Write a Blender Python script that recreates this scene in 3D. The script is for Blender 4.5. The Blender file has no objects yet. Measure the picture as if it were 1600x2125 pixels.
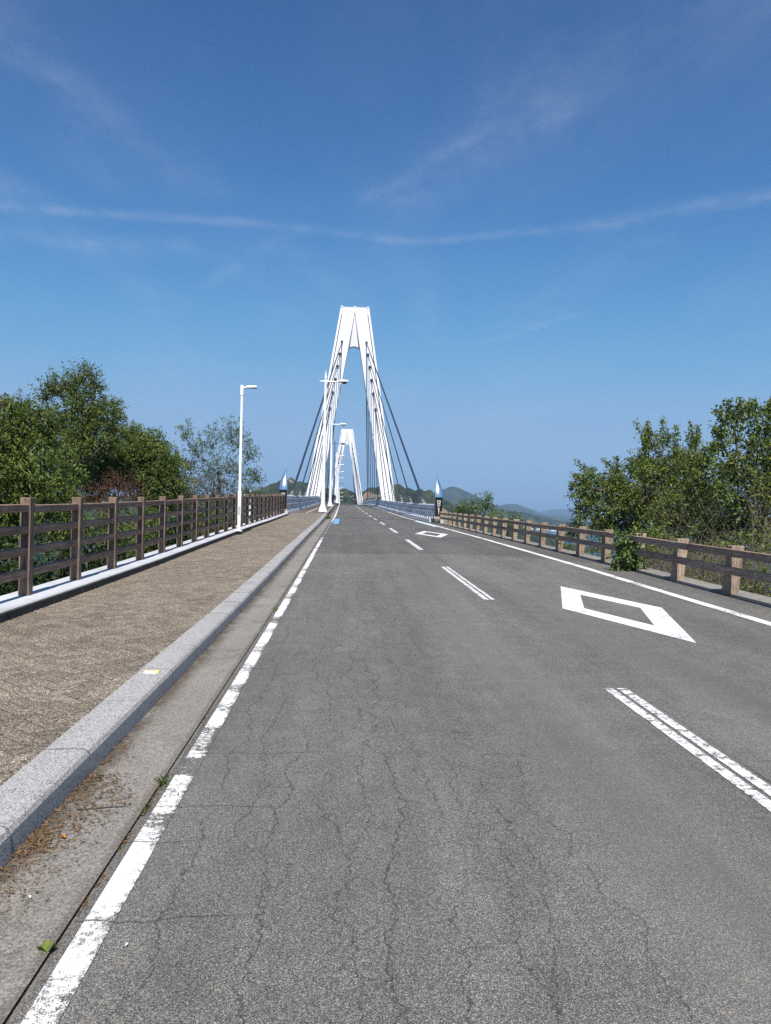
import bpy, bmesh, math, random
import numpy as np
from mathutils import Vector, Matrix
rng = np.random.default_rng(7)
random.seed(7)
SC = bpy.context.scene
COL = SC.collection
R = math.radians

# ------------------------------------------------------------------ camera
YAW, PITCH, ROLL, EYE = R(2.8945), R(0.1911), R(1.3), 1.5
fw = Vector((math.sin(YAW)*math.cos(PITCH), math.cos(YAW)*math.cos(PITCH), math.sin(PITCH)))
rt = Vector((math.cos(YAW), -math.sin(YAW), 0))
up = rt.cross(fw)
cr_, sr_ = math.cos(ROLL), math.sin(ROLL)
rt2 = rt*cr_ + up*sr_
up2 = up*cr_ - rt*sr_
cam_d = bpy.data.cameras.new("camera"); cam = bpy.data.objects.new("camera", cam_d); COL.objects.link(cam)
mx = Matrix((rt2, up2, -fw)).transposed().to_4x4(); mx.translation = (0, 0, EYE)
cam.matrix_world = mx
cam_d.sensor_fit = 'HORIZONTAL'; cam_d.sensor_width = 36.0; cam_d.lens = 36.0
cam_d.clip_start = 0.05; cam_d.clip_end = 40000
SC.camera = cam
SC.render.resolution_x, SC.render.resolution_y = 771, 1024

# ------------------------------------------------------------------ node helpers
def N(nt, typ, ins=None, **props):
    n = nt.nodes.new(typ)
    for k, v in props.items(): setattr(n, k, v)
    for k, v in (ins or {}).items():
        s = n.inputs[k]
        if isinstance(v, bpy.types.NodeSocket): nt.links.new(v, s)
        else: s.default_value = v
    return n
def ma(nt, op, a, b=None, c=None, clamp=False):
    ins = {0: a}
    if b is not None: ins[1] = b
    if c is not None: ins[2] = c
    return N(nt, 'ShaderNodeMath', ins, operation=op, use_clamp=clamp).outputs[0]
def vm(nt, op, a, b=None):
    ins = {0: a}
    if b is not None: ins[1] = b
    n = N(nt, 'ShaderNodeVectorMath', ins, operation=op)
    return n.outputs[1] if op in ('DOT_PRODUCT', 'LENGTH', 'DISTANCE') else n.outputs[0]
def sock(v): return v if isinstance(v, bpy.types.NodeSocket) or not isinstance(v, tuple) or len(v) == 4 else v + (1.0,)
def mixc(nt, f, a, b, mode='MIX'):
    n = nt.nodes.new('ShaderNodeMix'); n.data_type = 'RGBA'; n.blend_type = mode
    for i, v in ((0, f), (6, sock(a)), (7, sock(b))):
        if isinstance(v, bpy.types.NodeSocket): nt.links.new(v, n.inputs[i])
        else: n.inputs[i].default_value = v
    return n.outputs[2]
def step(nt, v, lo, hi, a=0.0, b=1.0):
    return N(nt, 'ShaderNodeMapRange', {0: v, 1: lo, 2: hi, 3: a, 4: b}, interpolation_type='SMOOTHSTEP').outputs[0]
def noise(nt, vec, scale, detail=3.0, rough=0.55):
    return N(nt, 'ShaderNodeTexNoise', {'Vector': vec, 'Scale': scale, 'Detail': detail, 'Roughness': rough}).outputs[0]
def vor(nt, vec, scale, feature='F1'):
    return N(nt, 'ShaderNodeTexVoronoi', {'Vector': vec, 'Scale': scale}, feature=feature)
def ramp(nt, f, stops):
    n = nt.nodes.new('ShaderNodeValToRGB'); nt.links.new(f, n.inputs[0]); e = n.color_ramp.elements
    while len(e) < len(stops): e.new(0.5)
    for i, (p, c) in enumerate(stops):
        e[i].position = p; e[i].color = (c if isinstance(c, tuple) else (c, c, c)) + (1.0,)
    return n.outputs[0]
def scalev(nt, vec, s): return vm(nt, 'MULTIPLY', vec, s)
def bump(nt, h, strength, dist): return N(nt, 'ShaderNodeBump', {'Height': h, 'Strength': strength, 'Distance': dist}).outputs[0]
def new_mat(name):
    m = bpy.data.materials.new(name); m.use_nodes = True; nt = m.node_tree
    return m, nt, nt.nodes['Principled BSDF']
def put(nt, b, **kw):
    names = {'color': 'Base Color', 'rough': 'Roughness', 'metal': 'Metallic', 'normal': 'Normal', 'spec': 'Specular IOR Level'}
    for k, v in kw.items():
        s = b.inputs[names[k]]
        if isinstance(v, bpy.types.NodeSocket): nt.links.new(v, s)
        else: s.default_value = sock(v) if k == 'color' else v
def pos(nt): return nt.nodes.new('ShaderNodeNewGeometry').outputs['Position']
def objco(nt): return nt.nodes.new('ShaderNodeTexCoord').outputs['Object']
def xyz(nt, v):
    s = nt.nodes.new('ShaderNodeSeparateXYZ'); nt.links.new(v, s.inputs[0]); return s.outputs

# ------------------------------------------------------------------ sky, sun, exposure
SUN_EL, SKY_STRENGTH, SUN_STRENGTH, EXPOSURE = R(55), 0.070, 5.0, 0.53
w = bpy.data.worlds.new("World"); SC.world = w; w.use_nodes = True
nt = w.node_tree; bg = nt.nodes['Background']
sky = N(nt, 'ShaderNodeTexSky', sky_type='NISHITA', sun_disc=False, sun_elevation=SUN_EL, sun_rotation=R(180), altitude=30.0)
sky.air_density = 1.0; sky.dust_density = 0.25; sky.ozone_density = 2.2
d = N(nt, 'ShaderNodeTexCoord').outputs['Generated']
dx_, dy_, dz_ = xyz(nt, d)
den = ma(nt, 'MAXIMUM', ma(nt, 'ADD', dz_, 0.05), 0.02)
pl = N(nt, 'ShaderNodeCombineXYZ', {0: ma(nt, 'DIVIDE', dx_, den), 1: ma(nt, 'DIVIDE', dy_, den)}).outputs[0]
warp = noise(nt, pl, 2.2, 5.0)
fib = noise(nt, scalev(nt, pl, (2.6, 1.6, 1.0)), 3.0, 8.0, 0.68)
cloud = None
STREAKS = [  # thin high cloud and old contrails: ends on the cloud layer, half width, strength
    ((-1.9, 2.20), (-0.195, 2.366), .04, .34), ((-0.195, 2.366), (0.23, 2.45), .036, .32), ((0.20, 2.45), (0.62, 2.31), .036, .32), ((-1.4, 1.5), (-0.9, 2.3), .10, .16), ((-0.9, 1.2), (-0.35, 2.2), .08, .14), ((-0.2, 2.5), (0.05, 3.2), .08, .12),
    ((0.60, 2.315), (1.9, 1.55), .055, .34), ((-0.592, 2.998), (-0.198, 2.41), .045, .16), ((0.539, 3.682), (0.957, 3.043), .035, .2),
    ((0.33, 1.80), (0.85, 1.05), .22, .16), ((0.10, 2.26), (0.445, 1.593), .12, .20), ((-0.76, 0.9), (-0.63, 2.2), .12, .13),
    ((0.19, 2.55), (0.40, 3.7), .10, .14), ((-1.6, 2.40), (-0.45, 2.60), .10, .22), ((0.02, 2.2), (0.31, 1.75), .03, .18),
    ((-0.35, 2.42), (-0.30, 3.7), .13, .10), ((0.9, 2.2), (0.75, 3.4), .16, .12), ((-1.0, 1.9), (-0.75, 3.4), .14, .12)]
for (a, b, hw, st) in STREAKS:
    L = math.dist(a, b); ux, uy = (b[0]-a[0])/L, (b[1]-a[1])/L
    rel = vm(nt, 'SUBTRACT', pl, (a[0], a[1], 0))
    u = ma(nt, 'DIVIDE', vm(nt, 'DOT_PRODUCT', rel, (ux, uy, 0)), L)
    v = ma(nt, 'ABSOLUTE', ma(nt, 'ADD', vm(nt, 'DOT_PRODUCT', rel, (-uy, ux, 0)), ma(nt, 'MULTIPLY', ma(nt, 'SUBTRACT', warp, 0.5), hw*2.4)))
    k = step(nt, v, 0.0, hw*2.0, 1.0, 0.0)
    k = ma(nt, 'MULTIPLY', k, ma(nt, 'MULTIPLY', step(nt, u, -0.12, 0.12), step(nt, u, 0.88, 1.12, 1.0, 0.0)))
    k = ma(nt, 'MULTIPLY', ma(nt, 'MULTIPLY', k, k), st*.46)
    cloud = k if cloud is None else ma(nt, 'ADD', cloud, k)
cloud = ma(nt, 'MULTIPLY', cloud, step(nt, fib, 0.3, 0.72, 0.12, 1.0))
veil = ma(nt, 'MULTIPLY', step(nt, noise(nt, scalev(nt, pl, (1.0, 0.45, 1.0)), 1.3, 6.0, 0.6), 0.42, 0.85), 0.085)
cloud = ma(nt, 'ADD', cloud, veil, clamp=True)
skyc = mixc(nt, 1.0, sky.outputs[0], (0.2, 0.2, 0.2), 'MULTIPLY')
skyc = N(nt, 'ShaderNodeGamma', {0: skyc, 1: 1.42}).outputs[0]
skyc = mixc(nt, 1.0, skyc, (4.6, 6.75, 7.5), 'MULTIPLY')
ch = N(nt, 'ShaderNodeSeparateColor', {0: skyc}).outputs
soft = lambda c, m_, n_: ma(nt, 'DIVIDE', c, ma(nt, 'POWER', ma(nt, 'ADD', 1.0, ma(nt, 'POWER', ma(nt, 'DIVIDE', c, m_), n_)), 1.0/n_))
skyc = N(nt, 'ShaderNodeCombineColor', {0: soft(ch[0], 2.95, 5.0), 1: soft(ch[1], 4.85, 3.6), 2: soft(ch[2], 7.5, 4.0)}).outputs[0]
skyc = mixc(nt, cloud, skyc, (6.6, 7.4, 8.4))
nt.links.new(skyc, bg.inputs[0]); bg.inputs[1].default_value = SKY_STRENGTH
sd = bpy.data.lights.new("sun", 'SUN'); sd.energy = SUN_STRENGTH; sd.angle = R(0.5); sd.color = (1.0, 0.94, 0.86)
so = bpy.data.objects.new("sun", sd); COL.objects.link(so)
so.rotation_euler = Vector((0.0, -math.cos(SUN_EL), math.sin(SUN_EL))).to_track_quat('Z', 'Y').to_euler(); so.location = (0, -60, 90)
vs = SC.view_settings; vs.view_transform = 'Standard'; vs.look = 'None'; vs.gamma = 1.0; vs.exposure = EXPOSURE; vs.use_curve_mapping = False
SC.cycles.use_denoising = False; SC.cycles.volume_bounces = 0; SC.cycles.max_bounces = 8; SC.cycles.transparent_max_bounces = 8

# ------------------------------------------------------------------ road shape
KP = [(-30,-.6),(0,0),(11.5,.23),(21.5,.475),(32,.72),(43.6,.945),(56.5,1.17),(65,1.32),(84.7,1.74),(104,2.18),(123,2.62),(143,3.06),(162,3.4),(182,3.68),(203,3.92),(221,4.06),(240,4.15),(260,4.12),(299,3.85),(338,3.3),(377,2.45),(416,1.2),(455,-.1),(494,-1.4),(560,-3.5)]
KX = np.array([k[0] for k in KP], float); KZ = np.array([k[1] for k in KP], float); KM = np.gradient(KZ, KX)
def zc(s):
    i = int(np.clip(np.searchsorted(KX, s)-1, 0, len(KX)-2)); h = KX[i+1]-KX[i]; u = (s-KX[i])/h
    return (2*u**3-3*u**2+1)*KZ[i]+(u**3-2*u**2+u)*h*KM[i]+(-2*u**3+3*u**2)*KZ[i+1]+(u**3-u**2)*h*KM[i+1]
def crossfall(s): return float(np.interp(s, [16, 35, 55], [.0227, 0, -.01]))
def axis(s):
    if s < 35: return 0.0
    if s < 65: return -0.0057*(s-35)**2/60
    return -0.0057*(s-50)
def P(s, t, dz=0.0): return (t+axis(s), s, zc(s)+crossfall(s)*max(-4.5, min(7.0, t))+dz)
def kerb_h(s): return float(np.interp(s, [38, 58], [.13, .28]))
def frange(a, b, st):
    n = max(1, int(round((b-a)/st))); return [a+(b-a)*i/n for i in range(n+1)]

# ------------------------------------------------------------------ mesh helpers
class MB:
    def __init__(self): self.v = []; self.f = []; self.mi = []; self.cur = 0
    def add(self, vs, fs):
        o = len(self.v); self.v += [tuple(p) for p in vs]
        self.f += [tuple(i+o for i in f) for f in fs]; self.mi += [self.cur]*len(fs)
    def box(self, x0, x1, y0, y1, z0, z1):
        self.add([(x0,y0,z0),(x1,y0,z0),(x1,y1,z0),(x0,y1,z0),(x0,y0,z1),(x1,y0,z1),(x1,y1,z1),(x0,y1,z1)],
                 [(0,3,2,1),(4,5,6,7),(0,1,5,4),(1,2,6,5),(2,3,7,6),(3,0,4,7)])
    def loft(self, rings, cap=True, closed=True):
        n = len(rings[0]); vs = [p for r in rings for p in r]; fs = []
        m = n if closed else n-1
        for i in range(len(rings)-1):
            for j in range(m):
                k = (j+1) % n; fs.append((i*n+j, i*n+k, (i+1)*n+k, (i+1)*n+j))
        if cap and closed: fs += [tuple(range(n-1, -1, -1)), tuple((len(rings)-1)*n+j for j in range(n))]
        self.add(vs, fs)
    def tube(self, pts, radii, n=8, cap=True):
        pts = [Vector(p) for p in pts]; rings = []
        if not hasattr(radii, '__len__'): radii = [radii]*len(pts)
        ref = None
        for i, p in enumerate(pts):
            t = (pts[min(i+1, len(pts)-1)]-pts[max(i-1, 0)])
            if t.length < 1e-9: t = Vector((0, 0, 1))
            t.normalize()
            if ref is None: ref = Vector((1, 0, 0)) if abs(t.x) < .8 else Vector((0, 1, 0))
            a = (ref-t*ref.dot(t))
            if a.length < 1e-6: a = t.orthogonal()
            a.normalize(); b = t.cross(a); ref = a
            rings.append([tuple(p+(a*math.cos(2*math.pi*k/n)+b*math.sin(2*math.pi*k/n))*radii[i]) for k in range(n)])
        self.loft(rings, cap)
    def lathe(self, prof, n=16, c=(0, 0, 0)):
        self.loft([[(c[0]+r*math.cos(2*math.pi*k/n), c[1]+r*math.sin(2*math.pi*k/n), c[2]+z) for k in range(n)] for r, z in prof])
    def chamfer_box(self, x0, x1, y0, y1, z0, z1, c=.006):
        def ring(e, z): return [(x0+e+c,y0+e,z),(x1-e-c,y0+e,z),(x1-e,y0+e+c,z),(x1-e,y1-e-c,z),(x1-e-c,y1-e,z),(x0+e+c,y1-e,z),(x0+e,y1-e-c,z),(x0+e,y0+e+c,z)]
        self.loft([ring(c, z0), ring(0, z0+c), ring(0, z1-c), ring(c, z1)])
    def mesh(self, name):
        me = bpy.data.meshes.new(name); me.from_pydata(self.v, [], self.f); 
        if any(self.mi): me.polygons.foreach_set('material_index', self.mi)
        me.update(); return me
    def obj(self, name, mats, parent=None, smooth=False, loc=None):
        return link(name, self.mesh(name), mats, parent, smooth, loc)
def link(name, me, mats, parent=None, smooth=False, loc=None):
    if mats is not None and not len(me.materials):
        for m in (mats if isinstance(mats, (list, tuple)) else [mats]): me.materials.append(m)
    if smooth:
        me.polygons.foreach_set('use_smooth', [True]*len(me.polygons))
        if len(me.polygons) < 3000: me.set_sharp_from_angle(angle=R(42))
    o = bpy.data.objects.new(name, me); COL.objects.link(o)
    if parent is not None: o.parent = parent
    if loc is not None: o.location = loc
    return o
def empty(name, loc=(0, 0, 0), rz=0.0):
    o = bpy.data.objects.new(name, None); COL.objects.link(o); o.location = loc; o.rotation_euler = (0, 0, rz); o.empty_display_size = .2
    return o
def tag(o, label, cat, group=None):
    o['label'] = label; o['category'] = cat
    if group: o['group'] = group
    return o
def kind(o, k): o['kind'] = k; return o
def copy_tree(o, parent=None):
    c = o.copy(); COL.objects.link(c)
    if parent is not None: c.parent = parent
    for ch in list(o.children): copy_tree(ch, c)
    return c
def sheet(name, mats, s0, s1, st, ts, dz, parent=None, smooth=True):
    ss = frange(s0, s1, st); m = MB(); n = len(ts)
    vs = [P(s, t, dz(s, t) if callable(dz) else dz) for s in ss for t in ts]
    fs = [(i*n+j, i*n+j+1, (i+1)*n+j+1, (i+1)*n+j) for i in range(len(ss)-1) for j in range(n-1)]
    m.add(vs, fs); return m.obj(name, mats, parent, smooth)
def sweep(mb, prof, s0, s1, st, cap=True):
    """prof: closed list of (t, dz) or a function of s giving it, swept along the road"""
    rings = []
    for s in frange(s0, s1, st):
        pr = prof(s) if callable(prof) else prof
        rings.append([P(s, t, z) for t, z in pr])
    mb.loft(rings, cap)
def rect(t0, t1, z0, z1): return [(t0, z0), (t1, z0), (t1, z1), (t0, z1)]

# ------------------------------------------------------------------ materials
def asphalt_nodes(nt):
    p = pos(nt); X, Y, Z = xyz(nt, p)
    g1 = vor(nt, p, 380.0); r1 = xyz(nt, g1.outputs['Color'])
    stone = ramp(nt, r1[0], [(0.0, (.022,.022,.024)), (0.28, (.060,.060,.062)), (0.52, (.115,.113,.110)), (0.78, (.22,.214,.20)), (0.93, (.36,.345,.31)), (1.0, (.58,.54,.46))])
    fine = noise(nt, p, 420.0, 2.0)
    col = mixc(nt, 0.15, stone, ramp(nt, fine, [(0.3, .05), (0.7, .19)]))
    big = noise(nt, scalev(nt, p, (1.0, .35, 1.0)), 0.9, 4.0)
    med = noise(nt, p, 5.0, 4.0)
    col = mixc(nt, 1.0, col, ramp(nt, big, [(0.25, .80), (0.75, 1.18)]), 'MULTIPLY')
    col = mixc(nt, 1.0, col, ramp(nt, med, [(0.25, .86), (0.75, 1.13)]), 'MULTIPLY')
    wheel = ma(nt, 'ADD', step(nt, ma(nt, 'ABSOLUTE', ma(nt, 'SUBTRACT', X, 1.45)), .1, .55, 1.0, 0.0), step(nt, ma(nt, 'ABSOLUTE', ma(nt, 'SUBTRACT', X, 2.9)), .1, .5, 1.0, 0.0))
    col = mixc(nt, ma(nt, 'MULTIPLY', wheel, .28), col, (.19, .185, .175))
    # newer, darker surface beyond the seam
    sx = ma(nt, 'MAXIMUM', ma(nt, 'SUBTRACT', X, 2.3), 0.0)
    sy = ma(nt, 'ADD', Y, ma(nt, 'MULTIPLY', ma(nt, 'MULTIPLY', sx, sx), .26))
    sy = ma(nt, 'ADD', sy, ma(nt, 'MULTIPLY', noise(nt, p, 1.6, 4.0), .7))
    new = step(nt, sy, 20.55, 20.75)
    col = mixc(nt, ma(nt, 'MULTIPLY', new, .55), col, mixc(nt, 1.0, col, (.62, .60, .59), 'MULTIPLY'))
    col = mixc(nt, 1.0, col, (.835, .82, .79), 'MULTIPLY')
    # cracks
    pw = vm(nt, 'ADD', p, scalev(nt, vm(nt, 'SUBTRACT', N(nt, 'ShaderNodeTexNoise', {'Vector': p, 'Scale': 9.0, 'Detail': 6.0, 'Roughness': 0.7}).outputs['Color'], (.5, .5, .5)), (.10, .10, 0.0)))
    fine_j = ma(nt, 'MULTIPLY', ma(nt, 'SUBTRACT', noise(nt, p, 14.0, 6.0, .75), .5), .10)
    crack = None
    for k_, (c_, amp, w_, lo) in enumerate(((-.62, .22, .0034, .42), (-.45, .26, .0030, .44), (-.25, .30, .0040, .36), (-.05, .36, .0034, .40), (.10, .34, .0032, .42), (.25, .40, .0044, .34), (.42, .36, .0036, .38), (.60, .34, .0032, .42), (.78, .34, .0030, .45), (1.02, .30, .0024, .52), (1.35, .40, .0018, .58), (2.75, .5, .0016, .6))):
        wn = noise(nt, vm(nt, 'ADD', scalev(nt, p, (0.0, 1.0, 0.0)), (k_*7.31, 0.0, k_*3.7)), .85, 5.0, .62)
        xx = ma(nt, 'ADD', ma(nt, 'SUBTRACT', X, c_), ma(nt, 'ADD', ma(nt, 'MULTIPLY', ma(nt, 'SUBTRACT', wn, .5), amp*2.0), fine_j))
        on = step(nt, noise(nt, vm(nt, 'ADD', scalev(nt, p, (0.0, 1.0, 0.0)), (k_*3.1, 0.0, k_*9.3)), .55, 3.0), lo, lo+.05)
        li = ma(nt, 'MULTIPLY', step(nt, ma(nt, 'ABSOLUTE', xx), w_*.35, w_*1.25, 1.0, 0.0), on)
        crack = li if crack is None else ma(nt, 'MAXIMUM', crack, li)
    band = lambda c, hw: step(nt, ma(nt, 'ABSOLUTE', ma(nt, 'SUBTRACT', X, c)), hw*.55, hw, 1.0, 0.0)
    patchy = noise(nt, scalev(nt, p, (1.5, .7, 1.0)), .9, 4.0, .6)
    c2 = vor(nt, scalev(nt, pw, (5.2, 4.4, 0.0)), 1.0, 'DISTANCE_TO_EDGE').outputs['Distance']
    w2 = ma(nt, 'MULTIPLY', ma(nt, 'MULTIPLY', step(nt, c2, .004, .017, 1.0, 0.0), step(nt, patchy, .44, .50)), band(.25, .85))
    fade_y = step(nt, Y, 9.0, 20.0, 1.0, .35)
    breaks = step(nt, noise(nt, p, 22.0, 3.0), .34, .48, .35, 1.0)
    crack = ma(nt, 'MULTIPLY', ma(nt, 'MAXIMUM', crack, ma(nt, 'MULTIPLY', w2, .5)), ma(nt, 'MULTIPLY', ma(nt, 'MULTIPLY', fade_y, breaks), ma(nt, 'SUBTRACT', 1.0, new)))
    # small tar and oil spots, tyre polished streaks
    spot = step(nt, vor(nt, scalev(nt, pw, (1.0, .8, 0.0)), .55).outputs['Distance'], .02, .05, 1.0, 0.0)
    col = mixc(nt, ma(nt, 'MULTIPLY', spot, .22), col, (.035, .033, .032))
    streak = noise(nt, scalev(nt, p, (3.2, .10, 1.0)), 1.0, 4.0, .6)
    col = mixc(nt, 1.0, col, ramp(nt, streak, [(0.3, .87), (0.7, 1.12)]), 'MULTIPLY')
    cj = ma(nt, 'MULTIPLY', ma(nt, 'SUBTRACT', noise(nt, scalev(nt, p, (1.0, .2, 0.0)), 3.2, 5.0), .5), .16)
    yj = ma(nt, 'ADD', Y, cj)
    for (yk, xr) in ((2.46, -.55), (2.80, -.05), (3.42, -.35), (3.80, .0), (4.58, .2), (5.15, -.5), (5.48, -.3), (6.85, -.2), (7.25, -.45), (8.05, .1), (9.6, -.3), (11.3, .1), (13.2, -.2)):
        k = step(nt, ma(nt, 'ABSOLUTE', ma(nt, 'SUBTRACT', yj, yk)), .002, .009 if yk < 6 else .016, 1.0, 0.0)
        crack = ma(nt, 'MAXIMUM', crack, ma(nt, 'MULTIPLY', k, step(nt, X, xr-.5, xr-.1, .8, 0.0)))
    # construction joint down the middle of the lane and between lanes
    lj = step(nt, ma(nt, 'ABSOLUTE', ma(nt, 'ADD', ma(nt, 'SUBTRACT', X, 2.28), ma(nt, 'MULTIPLY', cj, .4))), .003, .015, 1.0, 0.0)
    lj = ma(nt, 'MULTIPLY', lj, step(nt, noise(nt, p, .3, 2.0), .42, .55))
    crack = ma(nt, 'MAXIMUM', crack, lj)
    col = mixc(nt, ma(nt, 'MULTIPLY', crack, .70), col, (.022, .021, .020))
    h = ma(nt, 'SUBTRACT', ma(nt, 'MULTIPLY', r1[1], .6), ma(nt, 'MULTIPLY', crack, 1.5))
    return p, X, Y, col, h, crack, r1
M = {}
def mk_asphalt():
    m, nt, b = new_mat('asphalt'); p, X, Y, col, h, crack, r1 = asphalt_nodes(nt)
    put(nt, b, color=col, rough=.82, spec=.35, normal=bump(nt, h, .55, .004)); M['asphalt'] = m
def mk_paint(name, tint, wear, worn_far=False, wear_scale=1.4):
    m, nt, b = new_mat(name); p, X, Y, col, h, crack, r1 = asphalt_nodes(nt)
    big = noise(nt, scalev(nt, p, (.8, 1.0, 0.0)), wear_scale, 4.0, .6)
    edge = noise(nt, p, 38.0, 3.0, .6)
    k = ma(nt, 'ADD', ma(nt, 'ADD', big, ma(nt, 'MULTIPLY', ma(nt, 'SUBTRACT', edge, .5), .72)), ma(nt, 'MULTIPLY', ma(nt, 'SUBTRACT', r1[2], .5), .22))
    if worn_far:
        for (ya, yb, am) in ((4.22, 4.52, .26), (4.62, 5.12, .12), (3.55, 3.74, .13), (5.5, 5.7, .08), (6.0, 6.3, .09), (7.6, 8.1, .06), (9.3, 9.8, .06), (11.6, 12.3, .06), (2.0, 2.4, .05)):
            k = ma(nt, 'ADD', k, ma(nt, 'MULTIPLY', ma(nt, 'MULTIPLY', step(nt, Y, ya-.02, ya+.03), step(nt, Y, yb-.05, yb+.02, 1.0, 0.0)), am))
        k = ma(nt, 'ADD', k, ma(nt, 'MULTIPLY', step(nt, X, -.83, -.785), .12))
        k = ma(nt, 'ADD', k, ma(nt, 'MULTIPLY', ma(nt, 'MULTIPLY', step(nt, Y, 24.0, 30.0), step(nt, Y, 40.0, 54.0, 1.0, 0.0)), .22))
    gone = step(nt, k, wear, wear+.05)
    gone = ma(nt, 'MAXIMUM', gone, crack)
    dirt = noise(nt, p, 9.0, 4.0)
    paint = mixc(nt, 1.0, tint, ramp(nt, dirt, [(0.25, .80), (0.6, 1.0)]), 'MULTIPLY')
    paint = mixc(nt, ma(nt, 'MULTIPLY', step(nt, r1[0], .0, .10, 1.0, 0.0), .7), paint, (.30, .29, .28))
    put(nt, b, color=mixc(nt, gone, paint, col), rough=.7, spec=.3, normal=bump(nt, h, .35, .003)); M[name] = m
def mk_concrete(name, light, dark, scale=90.0, stain=.5, grain=.6):
    m, nt, b = new_mat(name); p = pos(nt)
    c = xyz(nt, vor(nt, p, scale).outputs['Color'])
    f = noise(nt, p, scale*2.2, 2.0)
    k = ma(nt, 'ADD', ma(nt, 'MULTIPLY', c[0], grain), ma(nt, 'MULTIPLY', f, 1-grain))
    col = ramp(nt, k, [(0.15, dark), (0.6, tuple((a+b_)*.5 for a, b_ in zip(light, dark))), (0.9, light)])
    st = noise(nt, p, 2.3, 6.0, .65)
    col = mixc(nt, ma(nt, 'MULTIPLY', step(nt, st, .48, .75), stain), col, mixc(nt, 1.0, col, (.5, .47, .43), 'MULTIPLY'))
    col = mixc(nt, 1.0, col, ramp(nt, noise(nt, p, .6, 3.0), [(0.3, .88), (0.7, 1.1)]), 'MULTIPLY')
    if name == 'gutter_concrete':
        X = xyz(nt, p)[0]
        silt = ma(nt, 'ADD', step(nt, X, -1.36, -1.20, 1.0, 0.0), step(nt, X, -.99, -.955, 0.0, .55))
        silt = ma(nt, 'MULTIPLY', silt, step(nt, ma(nt, 'ADD', ma(nt, 'MULTIPLY', noise(nt, scalev(nt, p, (1.0, .6, 1.0)), 3.0, 5.0, .7), .7), ma(nt, 'MULTIPLY', noise(nt, p, 40.0, 3.0), .3)), .36, .52))
        col = mixc(nt, ma(nt, 'MULTIPLY', silt, .8), col, (.075, .055, .038))
    col = mixc(nt, 1.0, col, (.80, .80, .80), 'MULTIPLY')
    put(nt, b, color=col, rough=.88, spec=.25, normal=bump(nt, k, .5, .003)); M[name] = m
def mk_granite():
    m, nt, b = new_mat('granite'); p = pos(nt)
    c = xyz(nt, vor(nt, p, 165.0).outputs['Color']); c2 = xyz(nt, vor(nt, p, 260.0).outputs['Color'])
    col = ramp(nt, c[0], [(0.0, (.07,.07,.072)), (0.20, (.15,.15,.152)), (0.42, (.40,.395,.39)), (1.0, (.64,.63,.62))])
    col = mixc(nt, .35, col, ramp(nt, c2[1], [(0.0, (.03,.03,.03)), (0.45, (.45,.45,.44)), (1.0, (.72,.71,.70))]))
    st = noise(nt, scalev(nt, p, (1.5, 1.0, 1.0)), 2.2, 6.0, .65)
    Y = xyz(nt, p)[1]
    far = step(nt, Y, 6.0, 16.0)
    col = mixc(nt, ma(nt, 'MULTIPLY', step(nt, st, .50, .66), ma(nt, 'ADD', ma(nt, 'MULTIPLY', far, .5), .12)), col, mixc(nt, 1.0, col, (.48, .47, .46), 'MULTIPLY'))
    col = mixc(nt, 1.0, col, (.76, .755, .75), 'MULTIPLY')
    put(nt, b, color=col, rough=.75, spec=.3, normal=bump(nt, c[1], .25, .002)); M['granite'] = m
def mk_sidewalk():
    m, nt, b = new_mat('pebble_paving'); p = pos(nt); X, Y, Z = xyz(nt, p)
    g = vor(nt, p, 125.0); c = xyz(nt, g.outputs['Color'])
    col = ramp(nt, c[0], [(0.0, (.085,.075,.068)), (0.25, (.16,.14,.12)), (0.5, (.27,.232,.19)), (0.8, (.39,.34,.28)), (1.0, (.58,.52,.43))])
    col = mixc(nt, step(nt, g.outputs['Distance'], .35, .75, 0.0, .75), col, (.055, .05, .046))
    gi = nt.nodes.new('ShaderNodeNewGeometry').outputs['Random Per Island']; oi = nt.nodes.new('ShaderNodeObjectInfo').outputs['Random']
    rnd = ma(nt, 'FRACT', ma(nt, 'ADD', gi, oi))
    col = mixc(nt, 1.0, col, ramp(nt, rnd, [(0.0, .76), (0.5, .99), (1.0, 1.18)]), 'MULTIPLY')
    col = mixc(nt, 1.0, col, ramp(nt, noise(nt, p, 1.1, 5.0, .6), [(0.28, .82), (0.72, 1.15)]), 'MULTIPLY')
    col = mixc(nt, 1.0, col, ramp(nt, noise(nt, p, 14.0, 3.0), [(0.25, .88), (0.75, 1.1)]), 'MULTIPLY')
    col = mixc(nt, 1.0, col, (.84, .805, .76), 'MULTIPLY')
    h = ma(nt, 'SUBTRACT', c[0], g.outputs['Distance'])
    put(nt, b, color=col, rough=.85, spec=.25, normal=bump(nt, h, .4, .003)); M['pebble'] = m
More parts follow.
